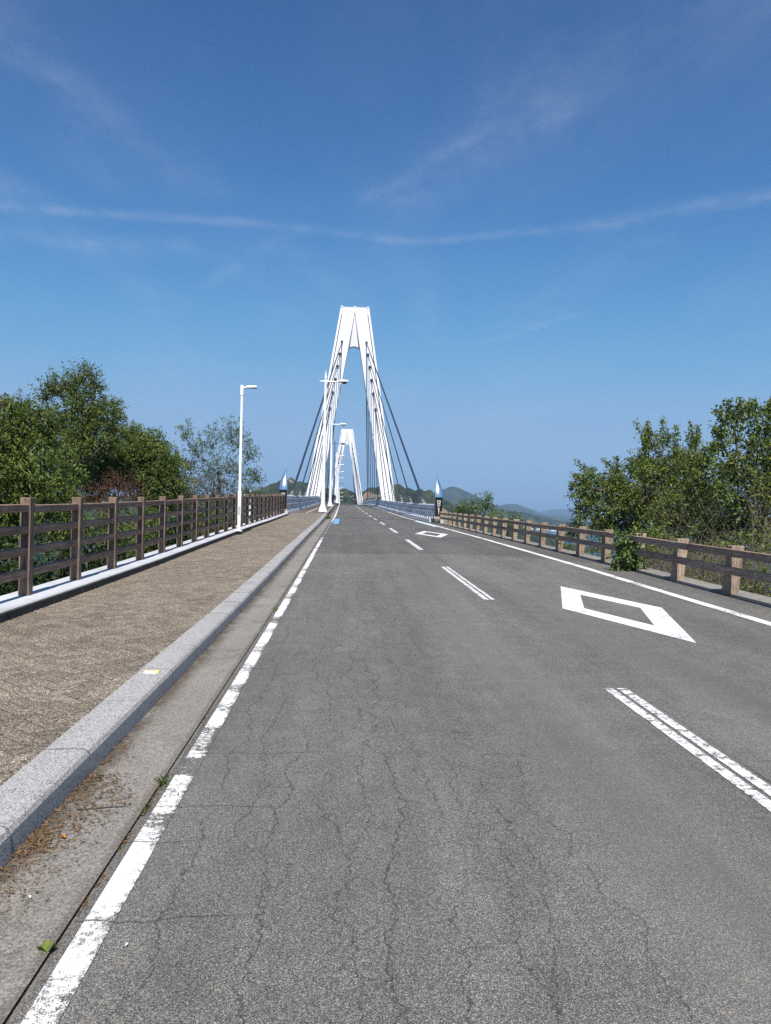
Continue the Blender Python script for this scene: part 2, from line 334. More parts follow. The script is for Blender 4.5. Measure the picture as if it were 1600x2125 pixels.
def mk_wood(name, stretch, base, pale):
    m, nt, b = new_mat(name); p = pos(nt)
    q = scalev(nt, p, stretch)
    g = noise(nt, q, 1.0, 6.0, .65); k2 = noise(nt, p, 6.0, 5.0, .6); k3 = noise(nt, scalev(nt, q, (2.2, 2.2, 2.2)), 1.0, 4.0, .7)
    col = ramp(nt, g, [(0.25, tuple(v*.42 for v in base)), (0.48, base), (0.72, pale)])
    col = mixc(nt, ma(nt, 'MULTIPLY', step(nt, k3, .56, .68), .75), col, (.035, .027, .023))
    col = mixc(nt, ma(nt, 'MULTIPLY', step(nt, k2, .55, .75), .45), col, (pale[0]*1.12, pale[1]*1.1, pale[2]*1.05))
    ao = nt.nodes.new('ShaderNodeObjectInfo').outputs['Random']
    col = mixc(nt, 1.0, col, ramp(nt, ao, [(0.0, .82), (1.0, 1.14)]), 'MULTIPLY')
    put(nt, b, color=col, rough=.85, spec=.2, normal=bump(nt, ma(nt, 'ADD', g, k3), .6, .006)); M[name] = m
def mk_plain(name, color, rough=.5, metal=0.0, spec=.4, vary=.12, nscale=3.0, dirt=None):
    m, nt, b = new_mat(name); p = pos(nt)
    k = noise(nt, p, nscale, 5.0, .6)
    col = mixc(nt, 1.0, color, ramp(nt, k, [(0.3, 1-vary), (0.7, 1+vary*.4)]), 'MULTIPLY')
    if dirt: col = mixc(nt, ma(nt, 'MULTIPLY', step(nt, noise(nt, scalev(nt, p, (1.0, 1.0, .25)), nscale*1.7, 6.0, .7), .55, .8), dirt), col, (.25, .24, .22))
    put(nt, b, color=col, rough=rough, metal=metal, spec=spec); M[name] = m
def mk_leaf(name, c0, c1, rough=.42, spec=.5, trans=.35):
    m, nt, b = new_mat(name)
    gi = nt.nodes.new('ShaderNodeNewGeometry'); r = gi.outputs['Random Per Island']
    col = mixc(nt, r, c0, c1)
    col = mixc(nt, 1.0, col, ramp(nt, noise(nt, gi.outputs['Position'], 1.1, 3.0), [(0.3, .70), (0.7, 1.25)]), 'MULTIPLY')
    put(nt, b, color=col, rough=rough, spec=spec)
    tr = N(nt, 'ShaderNodeBsdfTranslucent', {'Color': mixc(nt, 1.0, col, (1.25, 1.35, .6), 'MULTIPLY')})
    mxn = N(nt, 'ShaderNodeMixShader', {0: trans, 1: b.outputs[0], 2: tr.outputs[0]})
    nt.links.new(mxn.outputs[0], nt.nodes['Material Output'].inputs[0]); M[name] = m
def mk_bark(name, base):
    m, nt, b = new_mat(name); p = pos(nt)
    g = noise(nt, scalev(nt, p, (14, 14, 3)), 1.0, 5.0, .6)
    put(nt, b, color=ramp(nt, g, [(0.3, tuple(v*.5 for v in base)), (0.7, base)]), rough=.9, spec=.15); M[name] = m
def mk_forest(name, g0, g1, rock, rockiness):
    m, nt, b = new_mat(name); p = pos(nt)
    a = nt.nodes.new('ShaderNodeAttribute'); a.attribute_name = 'tree'; a.attribute_type = 'GEOMETRY'
    c = mixc(nt, a.outputs['Fac'], g0, g1)
    c = mixc(nt, 1.0, c, ramp(nt, noise(nt, p, .45, 6.0, .7), [(0.3, .35), (0.7, 1.45)]), 'MULTIPLY')
    if rockiness:
        a2 = nt.nodes.new('ShaderNodeAttribute'); a2.attribute_name = 'rock'; a2.attribute_type = 'GEOMETRY'
        rk = mixc(nt, noise(nt, p, .5, 5.0), tuple(v*.5 for v in rock), rock)
        c = mixc(nt, step(nt, ma(nt, 'ADD', a2.outputs['Fac'], ma(nt, 'MULTIPLY', ma(nt, 'SUBTRACT', noise(nt, p, .22, 5.0, .7), .5), 1.6)), .55, .7), c, rk)
    put(nt, b, color=c, rough=.9, spec=.15, normal=bump(nt, noise(nt, p, .9, 5.0, .7), .9, 1.2)); M[name] = m

mk_asphalt()
mk_paint('paint_edge', (.73,.73,.72), .56, True)
mk_paint('paint_right', (.74,.74,.73), .62)
mk_paint('paint_dash', (.68,.68,.67), .54, False, 13.0)
mk_paint('paint_fresh', (.70,.70,.70), .66, False, 2.6)
mk_paint('paint_blue', (.14,.36,.66), .62, False)
mk_paint('paint_pale_blue', (.42,.62,.78), .62, False)
mk_concrete('gutter_concrete', (.44,.41,.365), (.125,.118,.108), 150.0, .75, .6)
mk_concrete('grey_concrete', (.40,.38,.35), (.17,.16,.145), 60.0, .55)
mk_concrete('dirty_concrete', (.16,.145,.12), (.05,.045,.038), 60.0, .7)
mk_concrete('white_coping', (.66,.68,.71), (.50,.52,.56), 40.0, .42, .3)
mk_concrete('bridge_walk', (.21,.165,.13), (.10,.08,.065), 80.0, .5)
mk_granite(); mk_sidewalk()
mk_wood('wood_post', (34, 34, 4), (.15,.106,.079), (.285,.207,.152))
mk_wood('wood_rail', (30, 2.6, 34), (.235,.155,.112), (.38,.27,.20))
mk_wood('wood_guard', (30, 2.6, 34), (.25,.178,.134), (.40,.30,.228))
mk_wood('wood_block', (30, 30, 7), (.27,.203,.150), (.45,.352,.272))
mk_plain('white_steel', (.82,.82,.82), .42, vary=.05, nscale=.5, dirt=.10)
mk_plain('white_paint', (.80,.80,.79), .4, vary=.05)
mk_plain('rail_grey', (.33,.36,.39), .45, metal=.0, vary=.12, dirt=.15)
mk_plain('rail_white', (.60,.62,.64), .45, vary=.08, dirt=.1)
mk_plain('cable_black', (.020,.026,.045), .35, spec=.5)
mk_plain('cable_silver', (.42,.43,.44), .35, metal=.5, vary=.3)
mk_plain('dark_glass', (.06,.06,.07), .2)
mk_plain('black_granite', (.016,.015,.016), .16, spec=.5, vary=.3)
mk_plain('plate_grey', (.42,.43,.42), .4, vary=.08)
mk_plain('black_letter', (.02,.02,.02), .5)
mk_plain('cut_stone', (.38,.31,.25), .8, vary=.25)
mk_plain('marker_white', (.80,.80,.78), .5, vary=.06, nscale=60)
mk_plain('marker_yellow', (.72,.47,.07), .5, vary=.1, nscale=60)
mk_plain('marker_dull', (.42,.33,.16), .7, vary=.3, nscale=60)
mk_plain('deck_steel', (.55,.56,.57), .5)
m, nt, b = new_mat('mirror_steel'); p_ = pos(nt)
put(nt, b, color=(.86,.87,.88), metal=1.0, rough=.07); M['mirror'] = m
mk_leaf('leaf_glossy', (.042,.080,.014), (.175,.215,.048), .6, .3, .3)
mk_leaf('leaf_mid', (.042,.078,.015), (.17,.205,.046), .6, .3, .3)
mk_leaf('leaf_pale', (.07,.115,.045), (.16,.21,.085), .5, .4, .35)
mk_leaf('leaf_olive', (.060,.060,.022), (.115,.105,.04), .6, .3, .3)
mk_leaf('leaf_dead', (.060,.028,.016), (.135,.070,.042), .8, .2, .2)
mk_leaf('leaf_right', (.048,.090,.017), (.20,.235,.056), .6, .3, .32)
mk_leaf('leaf_dark', (.016,.034,.010), (.05,.075,.018), .55, .3, .2)
mk_leaf('straw', (.085,.052,.028), (.24,.16,.085), .8, .2, .2)
mk_leaf('leaf_orange', (.42,.15,.02), (.5,.2,.03), .6, .3, .2)
mk_leaf('leaf_yellow', (.45,.28,.03), (.6,.4,.06), .6, .3, .3)
mk_leaf('leaf_fresh', (.045,.090,.018), (.115,.165,.038), .5, .45, .3)
mk_bark('bark_grey', (.15,.13,.11)); mk_bark('bark_dark', (.085,.068,.055)); mk_bark('vine_pale', (.19,.15,.115)); mk_bark('twig_brown', (.14,.085,.06))
mk_forest('forest_near', (.008,.016,.007), (.048,.062,.026), (.27,.21,.16), True)
mk_forest('forest_far', (.010,.020,.009), (.045,.062,.026), (.3,.25,.2), False)
m, nt, b = new_mat('sea_water'); p_ = pos(nt)
wv_ = ma(nt, 'ADD', noise(nt, p_, .9, 4.0), ma(nt, 'MULTIPLY', noise(nt, p_, .08, 3.0), 1.5))
put(nt, b, color=(.010,.040,.075), rough=.16, spec=.5, normal=bump(nt, wv_, .9, 1.0)); M['sea'] = m
m, nt, b = new_mat('soil'); p_ = pos(nt)
put(nt, b, color=ramp(nt, noise(nt, p_, 2.0, 6.0, .65), [(0.3, (.035,.030,.02)), (0.55, (.07,.06,.035)), (0.75, (.05,.065,.025))]), rough=.95, spec=.1, normal=bump(nt, noise(nt, p_, 8.0, 4.0), .8, .08)); M['soil'] = m

# ------------------------------------------------------------------ sea, ground, hills
def vnoise(x, y, seed=0):
    xi = np.floor(x).astype(np.int64); yi = np.floor(y).astype(np.int64); fx = x-xi; fy = y-yi
    def h(a, b):
        n = (a*374761393 + b*668265263 + seed*1442695041) & 0x7fffffff
        n = ((n ^ (n >> 13))*1274126177) & 0x7fffffff
        return ((n ^ (n >> 16)) & 0xffff)/65535.0
    u = fx*fx*(3-2*fx); v = fy*fy*(3-2*fy)
    return (h(xi, yi)*(1-u)+h(xi+1, yi)*u)*(1-v)+(h(xi, yi+1)*(1-u)+h(xi+1, yi+1)*u)*v
def fbm(x, y, seed=0, o=4):
    t = 0; a = .5; n = 0
    for i in range(o): t = t+a*vnoise(x*2**i, y*2**i, seed+i*17); n += a; a *= .5
    return t/n
def domes(x, y, cell, seed=0):
    """crown-like bumps and a random value per crown"""
    gx, gy = x/cell, y/cell; xi = np.floor(gx).astype(np.int64); yi = np.floor(gy).astype(np.int64)
    best = np.full(x.shape, 9.0); val = np.zeros(x.shape)
    def h(a, b, k):
        n = (a*374761393+b*668265263+(seed*31+k)*1274126177) & 0x7fffffff
        n = ((n ^ (n >> 13))*1103515245+12345) & 0x7fffffff
        return ((n >> 8) & 0xffff)/65535.0
    for i in (-1, 0, 1):
        for j in (-1, 0, 1):
            cx = xi+i+.5+.8*(h(xi+i, yi+j, 1)-.5); cy = yi+j+.5+.8*(h(xi+i, yi+j, 2)-.5)
            rr = .55+.45*h(xi+i, yi+j, 3)
            dd = ((gx-cx)**2+(gy-cy)**2)/rr**2
            m_ = dd < best; best = np.where(m_, dd, best); val = np.where(m_, h(xi+i, yi+j, 4), val)
    return np.sqrt(np.clip(1-best*.8, 0, 1))*(.6+.6*val), val
def grid_object(name, x, y, z, mats, attrs=None, smooth=True):
    ny, nx = x.shape
    co = np.stack([x, y, z], -1).reshape(-1, 3).astype(np.float32)
    idx = np.arange(ny*nx).reshape(ny, nx)
    f = np.stack([idx[:-1, :-1], idx[:-1, 1:], idx[1:, 1:], idx[1:, :-1]], -1).reshape(-1, 4)
    me = quad_mesh(name, co, f)
    for k, v in (attrs or {}).items():
        a = me.attributes.new(k, 'FLOAT', 'POINT'); a.data.foreach_set('value', v.reshape(-1).astype(np.float32))
    return link(name, me, mats, smooth=smooth)
def quad_mesh(name, co, f):
    me = bpy.data.meshes.new(name); nf = len(f)
    me.vertices.add(len(co)); me.vertices.foreach_set('co', co.reshape(-1).astype(np.float32))
    me.loops.add(nf*4); me.loops.foreach_set('vertex_index', f.reshape(-1).astype(np.int32))
    me.polygons.add(nf); me.polygons.foreach_set('loop_start', (np.arange(nf)*4).astype(np.int32))
    me.update(calc_edges=True); return me
SEA_Z = -24.0
m = MB(); m.add([(-8900, -2900, SEA_Z), (8900, -2900, SEA_Z), (8900, 9400, SEA_Z), (-8900, 9400, SEA_Z)], [(0, 1, 2, 3)])
sea = kind(m.obj('sea', M['sea']), 'structure')

def hill(name, S0, ridge, wf, wb, res, cell, amp, mat, x0, x1, base=-27.0, rock=False, seed=1, rough=.16):
    rx = np.array([r[0] for r in ridge]); rz = np.array([r[1] for r in ridge])
    xs = np.arange(x0, x1+res, res); ys = np.arange(S0-wf*1.25, S0+wb*1.2, res)
    X, Y = np.meshgrid(xs, ys)
    rd = np.interp(X, rx, rz)
    u = np.where(Y < S0, (S0-Y)/wf, (Y-S0)/wb)
    u = u+(fbm(X/(wf*.35), Y/(wf*.35), seed)-.5)*.55*np.clip(u*2.5, 0, 1)
    sh = np.clip(1-np.clip(u, 0, 1.3)**1.35, -.2, 1)
    H = rd-base
    Z = base+H*sh
    Z += (fbm(X/(wf*.22), Y/(wf*.22), seed+5)-.5)*rough*H*np.clip(u*3, 0, 1)
    dm, val = domes(X, Y, cell, seed)
    rk = fbm(X/24, Y/16, seed+9, 4) if rock else np.zeros(X.shape)
    rkm = np.clip((rk-.64)/.06, 0, 1) if rock else rk
    Z += dm*amp*(1-.85*rkm) - amp*.75
    if rock: Z += rkm*(fbm(X/6, Y/6, seed+11)-.5)*4
    return kind(grid_object(name, X, Y, Z, mat, {'tree': val, 'rock': np.clip(rkm, 0, 1)}), 'structure')
def rescale(r, k): return [(x*k, 1.5+(z-1.5)*k) for x, z in r]
H1=[(-420,4),(-300,8),(-165.3,11.9),(-114.6,13.2),(-87.1,14.6),(-71.5,19.7),(-61.7,25.2),(-51.1,29.8),(-40.0,28.1),(-30.0,24.7),(-22.0,22.5),(-12.0,19.6),(-1.7,21.8),(7.2,18.9),(12.8,19.8),(21.9,22.8),(31.9,25.1),(40.7,26.5),(48.0,23.4),(56.0,22.4),(69.4,21.6),(74.3,18.5),(82.5,13.8),(88.6,10.0),(113.1,3.3),(133.6,-1.9),(180,-20),(240,-27)]
H2=[(60,6),(140,24),(195.9,45.1),(260.9,66.2),(293.4,80.0),(322.6,92.1),(355.2,104.4),(366.8,101.4),(395.0,89.0),(433.3,73.6),(466.7,54.7),(508.4,36.0),(591.7,14.9),(700,-10),(800,-27)]
H3=[(60,24),(207.7,23.2),(264.7,20.7),(293.4,17.6),(322.1,16.4),(360.5,9.7),(389.4,2.8),(418.4,-3.2),(447.4,-6.4),(505.3,-8.0),(602.5,-10.5),(700.0,-5.6),(847.5,7.3),(1100,14),(1500,5)]
H4=[(500,-20),(647.4,16.2),(719.1,44.2),(767.0,62.1),(808.0,70.2),(829.9,65.9),(846.8,68.7),(876.1,57.4),(925.2,32.1),(986.4,14.3),(1084.0,6.9),(1200,-20)]
H5=[(1300,20),(1592.1,81.9),(1659.1,83.4),(1703.9,80.0),(1771.6,55.0),(1816.0,69.3),(1882.9,84.2),(1950.2,85.7),(2040.1,83.3),(2266.1,44.1),(2581.9,69.1),(3036.8,43.7),(3954.6,37.4),(4600,-20)]
H6=[(1100,-20),(1184.9,4.1),(1246.0,17.7),(1313.2,34.4),(1384.4,17.8),(1461.8,4.3),(1560,-20)]
hill('hill', 640, H1, 110, 160, 1.8, 6.0, 4.6, M['forest_near'], -400, 260, rock=True, seed=3)
hill('hill', 2600, H2, 420, 420, 12, 26, 8, M['forest_far'], 60, 800, seed=5)
hill('hill', 1700, rescale(H3, 1700/1500), 120, 300, 5, 13, 6, M['forest_far'], 150, 1600, seed=8)
hill('hill', 3800, H4, 420, 420, 14, 34, 8, M['forest_far'], 500, 1200, seed=11)
hill('hill', 7000, H5, 800, 600, 40, 60, 12, M['forest_far'], 1300, 4600, seed=14)
hill('hill', 4800, H6, 300, 300, 16, 34, 8, M['forest_far'], 1100, 1560, seed=17)

# hillside that carries the road up to the bridge
def ground_z(s, t):
    side = max(0.0, -4.75-t, t-6.5)
    z = P(max(-30, min(s, 60)), 0)[2]-.14 - side*.62 - (side**1.35)*.16
    if t < -4.4: z += .06
    if s > 47: z -= (s-47)*1.3
    return max(z, -30)
ts = [-90,-60,-45,-34,-27,-22,-18,-15,-12.5,-10.5,-9,-7.5,-6.3,-5.4,-4.75,-4.3,-3,-1,0,2,4,6.0,6.5,7.2,8.2,9.5,11,13,15.5,19,24,30,40,60,90]
ss = frange(-28, 46, 2)+[47.5, 49, 51, 54, 58, 62, 66, 72]
m = MB(); n = len(ts)
m.add([(t, s, ground_z(s, t)+(float(fbm(np.array([t*.35]), np.array([s*.35]), 3)[0])-.5)*min(1.6, .35*max(0, -5-t, t-7))) for s in ss for t in ts],
      [(i*n+j, i*n+j+1, (i+1)*n+j+1, (i+1)*n+j) for i in range(len(ss)-1) for j in range(n-1)])
kind(m.obj('ground', M['soil'], smooth=True), 'structure')

# ------------------------------------------------------------------ road and its markings
road = kind(sheet('road', M['asphalt'], -12, 560, 1.0, [-.925, -.3, .5, 1.3, 2.18, 3.2, 4.3, 5.2, 5.92], 0.0), 'structure')
def strip(name, mat, s0, s1, t0, t1, st=.5, dz=.004):
    return sheet(name, mat, s0, s1, st, [t0, t1], dz, road)
strip('edge_line', M['paint_edge'], -6, 56.4, -.893, -.788)
strip('edge_line', M['paint_right'], 57.2, 330, -.895, -.785, 1.0)
strip('edge_line', M['paint_right'], -6, 56.4, 5.03, 5.18)
strip('edge_line', M['paint_right'], 57.2, 330, 5.03, 5.17, 1.0)
for i in range(27):
    a, b = .7+10.6*i, 6.0+10.6*i
    if i < 2:
        strip('lane_dash', M['paint_dash'], a, b, 2.06, 2.135)
        strip('lane_dash', M['paint_dash'], a, b, 2.165, 2.24 if i == 0 else 2.22)
    else: strip('lane_dash', M['paint_dash'], a, b, 2.075, 2.225)
def diamond(cs, ct, L, W_, li, wi):
    m = MB(); o = [(cs+L, ct), (cs, ct+W_), (cs-L, ct), (cs, ct-W_)]; n_ = [(cs+li, ct), (cs, ct+wi), (cs-li, ct), (cs, ct-wi)]
    vs, fs = [], []
    K = 8
    for q in range(4):
        for k in range(K):
            u = k/K
            for r in (o, n_):
                a, b = r[q], r[(q+1) % 4]
                vs.append(P(a[0]+(b[0]-a[0])*u, a[1]+(b[1]-a[1])*u, .004))
    T = 4*K
    for k in range(T): fs.append((2*k, 2*k+1, 2*((k+1) % T)+1, 2*((k+1) % T)))
    m.add(vs, fs); o_ = m.obj('diamond_marking', M['paint_fresh'], road)
    me = o_.data
    if me.polygons[0].normal.z < 0: me.flip_normals()
diamond(10.38, 3.66, 2.55, .69, 1.45, .39)
diamond(32.0, 3.56, 3.1, .70, 1.9, .40)
strip('blue_marking', M['paint_blue'], 42.5, 53.5, -.74, -.42)
strip('blue_marking', M['paint_pale_blue'], 42.0, 54.0, 4.78, 5.02)
m = MB(); sweep(m, rect(-1.35, 5.9, .001, .012), 56.75, 56.95, .2); m.obj('expansion_joint', M['cable_black'], road)
m = MB(); sweep(m, rect(-.9, 5.9, .001, .009), 60.9, 60.98, .08); m.obj('expansion_joint', M['cable_black'], road)

kind(sheet('gutter', M['gutter_concrete'], -12, 56.4, .5, [-1.40, -1.2, -1.05, -.99, -.940], lambda s, t: .0 + (.012 if t > -1.0 else (-.012 if t < -1.3 else 0))), 'structure')
m = MB(); sweep(m, rect(-.955, -.90, -.06, -.003), -12, 56.4, 2.0); kind(m.obj('gutter_joint_bed', M['gutter_concrete']), 'structure')
m = MB()
m.loft([[P(3.80+dy+.012*math.sin(t*22), t, dz) for dy, dz in ((-.007, .0015), (.007, .0015), (.007, .0035), (-.007, .0035))] for t in [-1.27+.033*k for k in range(11)]])
m.obj('saw_cut', M['dirty_concrete'], bpy.data.objects['gutter'])
kind(sheet('bridge_gutter', M['gutter_concrete'], 56.4, 340, 1.0, [-1.40, -.93], -.004), 'structure')
kind(sheet('right_verge', M['grey_concrete'], -12, 52, 1.0, [5.92, 5.94, 6.32, 6.34], lambda s, t: .035 if 5.93 < t < 6.33 else -.2), 'structure')

# kerb of granite stones
kerb = kind(empty('kerb'), 'structure')
def kerb_profile(s, e=0.0):
    k = kerb_h(s)+e
    return [(-1.36+e, -.08), (-1.372+e, k-.035), (-1.385+e, k-.012), (-1.41, k), (-1.615, k), (-1.625-e, k-.012), (-1.63-e, -.08)]
for i in range(-4, 57):
    s0 = i*1.0+.3; s1 = s0+1.0
    if s1 > 56.5: break
    m = MB(); jz = random.uniform(-.002, .002); jt = random.uniform(-.002, .002)
    m.loft([[P(s, t+jt, z+(jz if z > 0 else 0)) for t, z in kerb_profile(s)] for s in (s0, (s0+s1)/2, s1)]); m.obj('kerb_stone', M['granite'], kerb)
    m = MB(); m.loft([[P(s, t, z) for t, z in kerb_profile(s, .0015)] for s in (s1-.0018, s1+.0018)]); m.obj('mortar_joint', M['dirty_concrete'], kerb)
m = MB(); sweep(m, lambda s: [(-1.40, -.05), (-1.40, kerb_h(s)), (-1.66, kerb_h(s)), (-1.66, -.05)], 56.5, 340, 2.0)
kind(m.obj('bridge_kerb', M['grey_concrete']), 'structure')

swk = kind(sheet('sidewalk', M['dirty_concrete'], -12, 57.3, .5, [-3.83, -3.2, -2.6, -2.0, -1.62], lambda s, t: kerb_h(s)-.021), 'structure')
# herringbone pavers laid on the diagonal
U = .112; c45 = math.sqrt(.5); pav = []
for ix in range(-60, 480):
    for iy in range(-60, 480):
        m4 = (ix-iy) % 4
        if m4 == 0: w_, h_ = 2, 1
        elif m4 == 3: w_, h_ = 1, 2
        else: continue
        ax_, ay_ = (ix+w_/2)*U, (iy+h_/2)*U
        t = (ax_-ay_)*c45-2.7; s = (ax_+ay_)*c45-4.0
        if not (-4.02 < t < -1.44 and 0.6 < s < 57.2): continue
        pav.append((s, t, ix*U, iy*U, w_*U, h_*U))
def paver(mb, e, org=(0, 0, 0)):
    s, t, x0, y0, w_, h_ = e; g_ = .0052; c_ = .012
    dz = random.uniform(-.0015, .0015); tx, ty = random.uniform(-.012, .012), random.uniform(-.012, .012)
    def pt(a, b_, z):
        tt = min(max((a-b_)*c45-2.7, -3.93), -1.50); ss = (a+b_)*c45-4.0
        q = P(ss, tt, kerb_h(ss)-.010+z+dz+tx*(tt-t)+ty*(ss-s)); return (q[0]-org[0], q[1]-org[1], q[2]-org[2])
    r = lambda i, z: [pt(x0+i, y0+i, z), pt(x0+w_-i, y0+i, z), pt(x0+w_-i, y0+h_-i, z), pt(x0+i, y0+h_-i, z)]
    lo, md, hi = r(g_, -.012), r(g_+.001, -.006), r(g_+c_, 0)
    mb.add(lo+md+hi, [(0, 1, 5, 4), (1, 2, 6, 5), (2, 3, 7, 6), (3, 0, 4, 7), (4, 5, 9, 8), (5, 6, 10, 9), (6, 7, 11, 10), (7, 4, 8, 11), (8, 9, 10, 11)])
vis = [e for e in pav if e[1] > -.475*e[0]-.02 and e[0] > 3.35]
vis.sort(key=lambda e: e[0]**2+e[1]**2); near = set(vis[:300])
for e in vis[:300]:
    o_ = P(e[0], e[1], kerb_h(e[0])-.01); mb = MB(); paver(mb, e, o_); mb.obj('paver', M['pebble'], swk, loc=o_)
mb = MB()
for e in pav:
    if e not in near: paver(mb, e)
kind(mb.obj('paver', M['pebble'], swk), 'stuff')
bw = kind(sheet('bridge_sidewalk', M['bridge_walk'], 57.3, 340, 1.0, [-4.1, -1.62], lambda s, t: kerb_h(s)-.01), 'structure')
sheet('walk_line', M['paint_dash'], 58, 200, 1.0, [-3.03, -2.93], lambda s, t: kerb_h(s)-.005, bw)
sheet('crossing_bar', M['paint_dash'], 57.45, 57.65, .2, [-2.7, -1.75], lambda s, t: kerb_h(s)-.005, bw)

# white coping under the left fence, in cast lengths
cop = kind(empty('fence_coping'), 'structure')
for i in range(-2, 10):
    s0 = 1.2+i*5.4; s1 = min(s0+5.392, 50.6)
    if s0 > 50: break
    def pr(s):
        b = kerb_h(s)
        return [(-3.80, -.12), (-3.80, b+.10), (-3.82, b+.118), (-4.36, b+.128), (-4.38, b+.11), (-4.38, -.5)]
    m = MB(); sweep(m, pr, s0, s1, 1.8); m.obj('coping_length', M['white_coping'], cop)
    m = MB(); sweep(m, lambda s: [(-3.795, -.12), (-3.787, kerb_h(s)+.085), (-3.80, kerb_h(s)+.095), (-3.80, -.12)], s0, s1, .9)
    m.obj('coping_face', M['dirty_concrete'], cop)

# ------------------------------------------------------------------ left fence: tall posts, four rails a bay
lf = tag(empty('timber_fence'), 'tall dark brown four rail fence along the left footway', 'fence')
LPOST = [10.14-1.83*k for k in range(6, 0, -1)]+[10.14+1.83*k for k in range(0, 23)]
proto = MB(); proto.chamfer_box(-.068, .068, -.068, .068, 0, 1.26, .008); proto_me = proto.mesh('post')
for s in LPOST:
    o = link('post', proto_me, M['wood_post'], lf, loc=P(s, -4.10, kerb_h(s)+.118))
    o.rotation_euler = (random.uniform(-.008, .008), random.uniform(-.008, .008), random.uniform(-.03, .03))
for a, b in zip(LPOST[:-1], LPOST[1:]):
    for hz in (.295, .57, .845, 1.12):
        j = random.uniform(-.008, .008)
        pa = P(a+.06, -4.10, kerb_h(a)+.118+hz+j); pb = P(b-.06, -4.10, kerb_h(b)+.118+hz+j*.6)
        m = MB(); hw, hh, c = .048, .050, .008
        ring = lambda q: [(q[0]-hw+c, q[1], q[2]-hh), (q[0]+hw-c, q[1], q[2]-hh), (q[0]+hw, q[1], q[2]-hh+c), (q[0]+hw, q[1], q[2]+hh-c), (q[0]+hw-c, q[1], q[2]+hh), (q[0]-hw+c, q[1], q[2]+hh), (q[0]-hw, q[1], q[2]+hh-c), (q[0]-hw, q[1], q[2]-hh+c)]
        m.loft([ring(pa), ring(pb)]); m.obj('rail', M['wood_rail'], lf)

# right fence: low flared posts, two rails
rf = tag(empty('timber_guard_fence'), 'low brown two rail guard fence with flared posts on the right', 'fence')
RPOST = [11.58+1.94*k for k in range(-5, 20)]
pm = MB(); z0, z1 = -.1, .74
pm.loft([[(0.0, 0, z0), (.105, 0, z0), (.105, .32, z0), (0, .32, z0)], [(0.0, 0, z1-.008), (.20, 0, z1-.008), (.20, .14, z1-.008), (0, .14, z1-.008)], [(0.008, .008, z1), (.192, .008, z1), (.192, .132, z1), (.008, .132, z1)]])
pme = pm.mesh('post')
for s in RPOST:
    o = link('post', pme, M['wood_block'], rf, loc=P(s, 5.935, .035))
    o.rotation_euler = (random.uniform(-.01, .01), random.uniform(-.012, .012), random.uniform(-.03, .03))
for k in range(0, len(RPOST)-1, 2):
    a = RPOST[k]-.55; b = RPOST[min(k+2, len(RPOST)-1)]-.56
    for hz in (.36, .63):
        j = random.uniform(-.01, .01); m = MB(); rings = []
        for s in (a, a+.006, (a+b)/2, b-.006, b):
            c = .006 if s in (a, b) else 0
            q = P(s, 5.895, .035+hz+j); x, y, z = q
            rings.append([(x-.042+c, y, z-.058+c), (x+.036-c, y, z-.058+c), (x+.036-c, y, z+.052), (x+.028, y, z+.058-c), (x-.034, y, z+.058-c), (x-.042+c, y, z+.052)])
        m.loft(rings); m.obj('rail', M['wood_guard'], rf)

# ------------------------------------------------------------------ the bridge
bridge = tag(empty('cable_stayed_bridge'), 'white cable stayed bridge with two tall A shaped towers', 'bridge')
CT = 1.10                                     # centre of the deck across the road
m = MB(); sweep(m, [(-4.75, -.45), (-4.75, -.05), (6.75, -.05), (6.75, -.45), (5.3, -2.2), (-3.3, -2.2)], 52, 545, 3.0); m.obj('deck', M['deck_steel'], bridge)
m = MB(); sweep(m, lambda s: [(-4.62, -.04), (-4.62, kerb_h(s)+.16), (-4.02, kerb_h(s)+.16), (-4.0, kerb_h(s)-.05)], 51.5, 340, 2.0); m.obj('parapet_kerb', M['rail_white'], bridge)
m = MB(); sweep(m, [(5.70, -.04), (5.72, .24), (6.55, .26), (6.55, -.04)], 52.4, 340, 2.0); m.obj('parapet_kerb', M['rail_white'], bridge)
def half_profile(z):
    """inner and outer half width of the legs at height z"""
    xo = 7.42+(z-4.2)*(2.40-7.42)/(36.45-4.2); xi = 5.36+(z-4.2)*(.97-5.36)/(29.6-4.2)
    if z < 14.9: xo += .10; xi -= .10
    return max(xi, .04), xo
ANCH = [(30.7, 2.05), (28.67, 2.36), (26.6, 2.71), (24.4, 3.05), (22.15, 3.40), (19.5, 3.82)]
REACH = [71.5, 60, 48.5, 37, 25.5, 14]
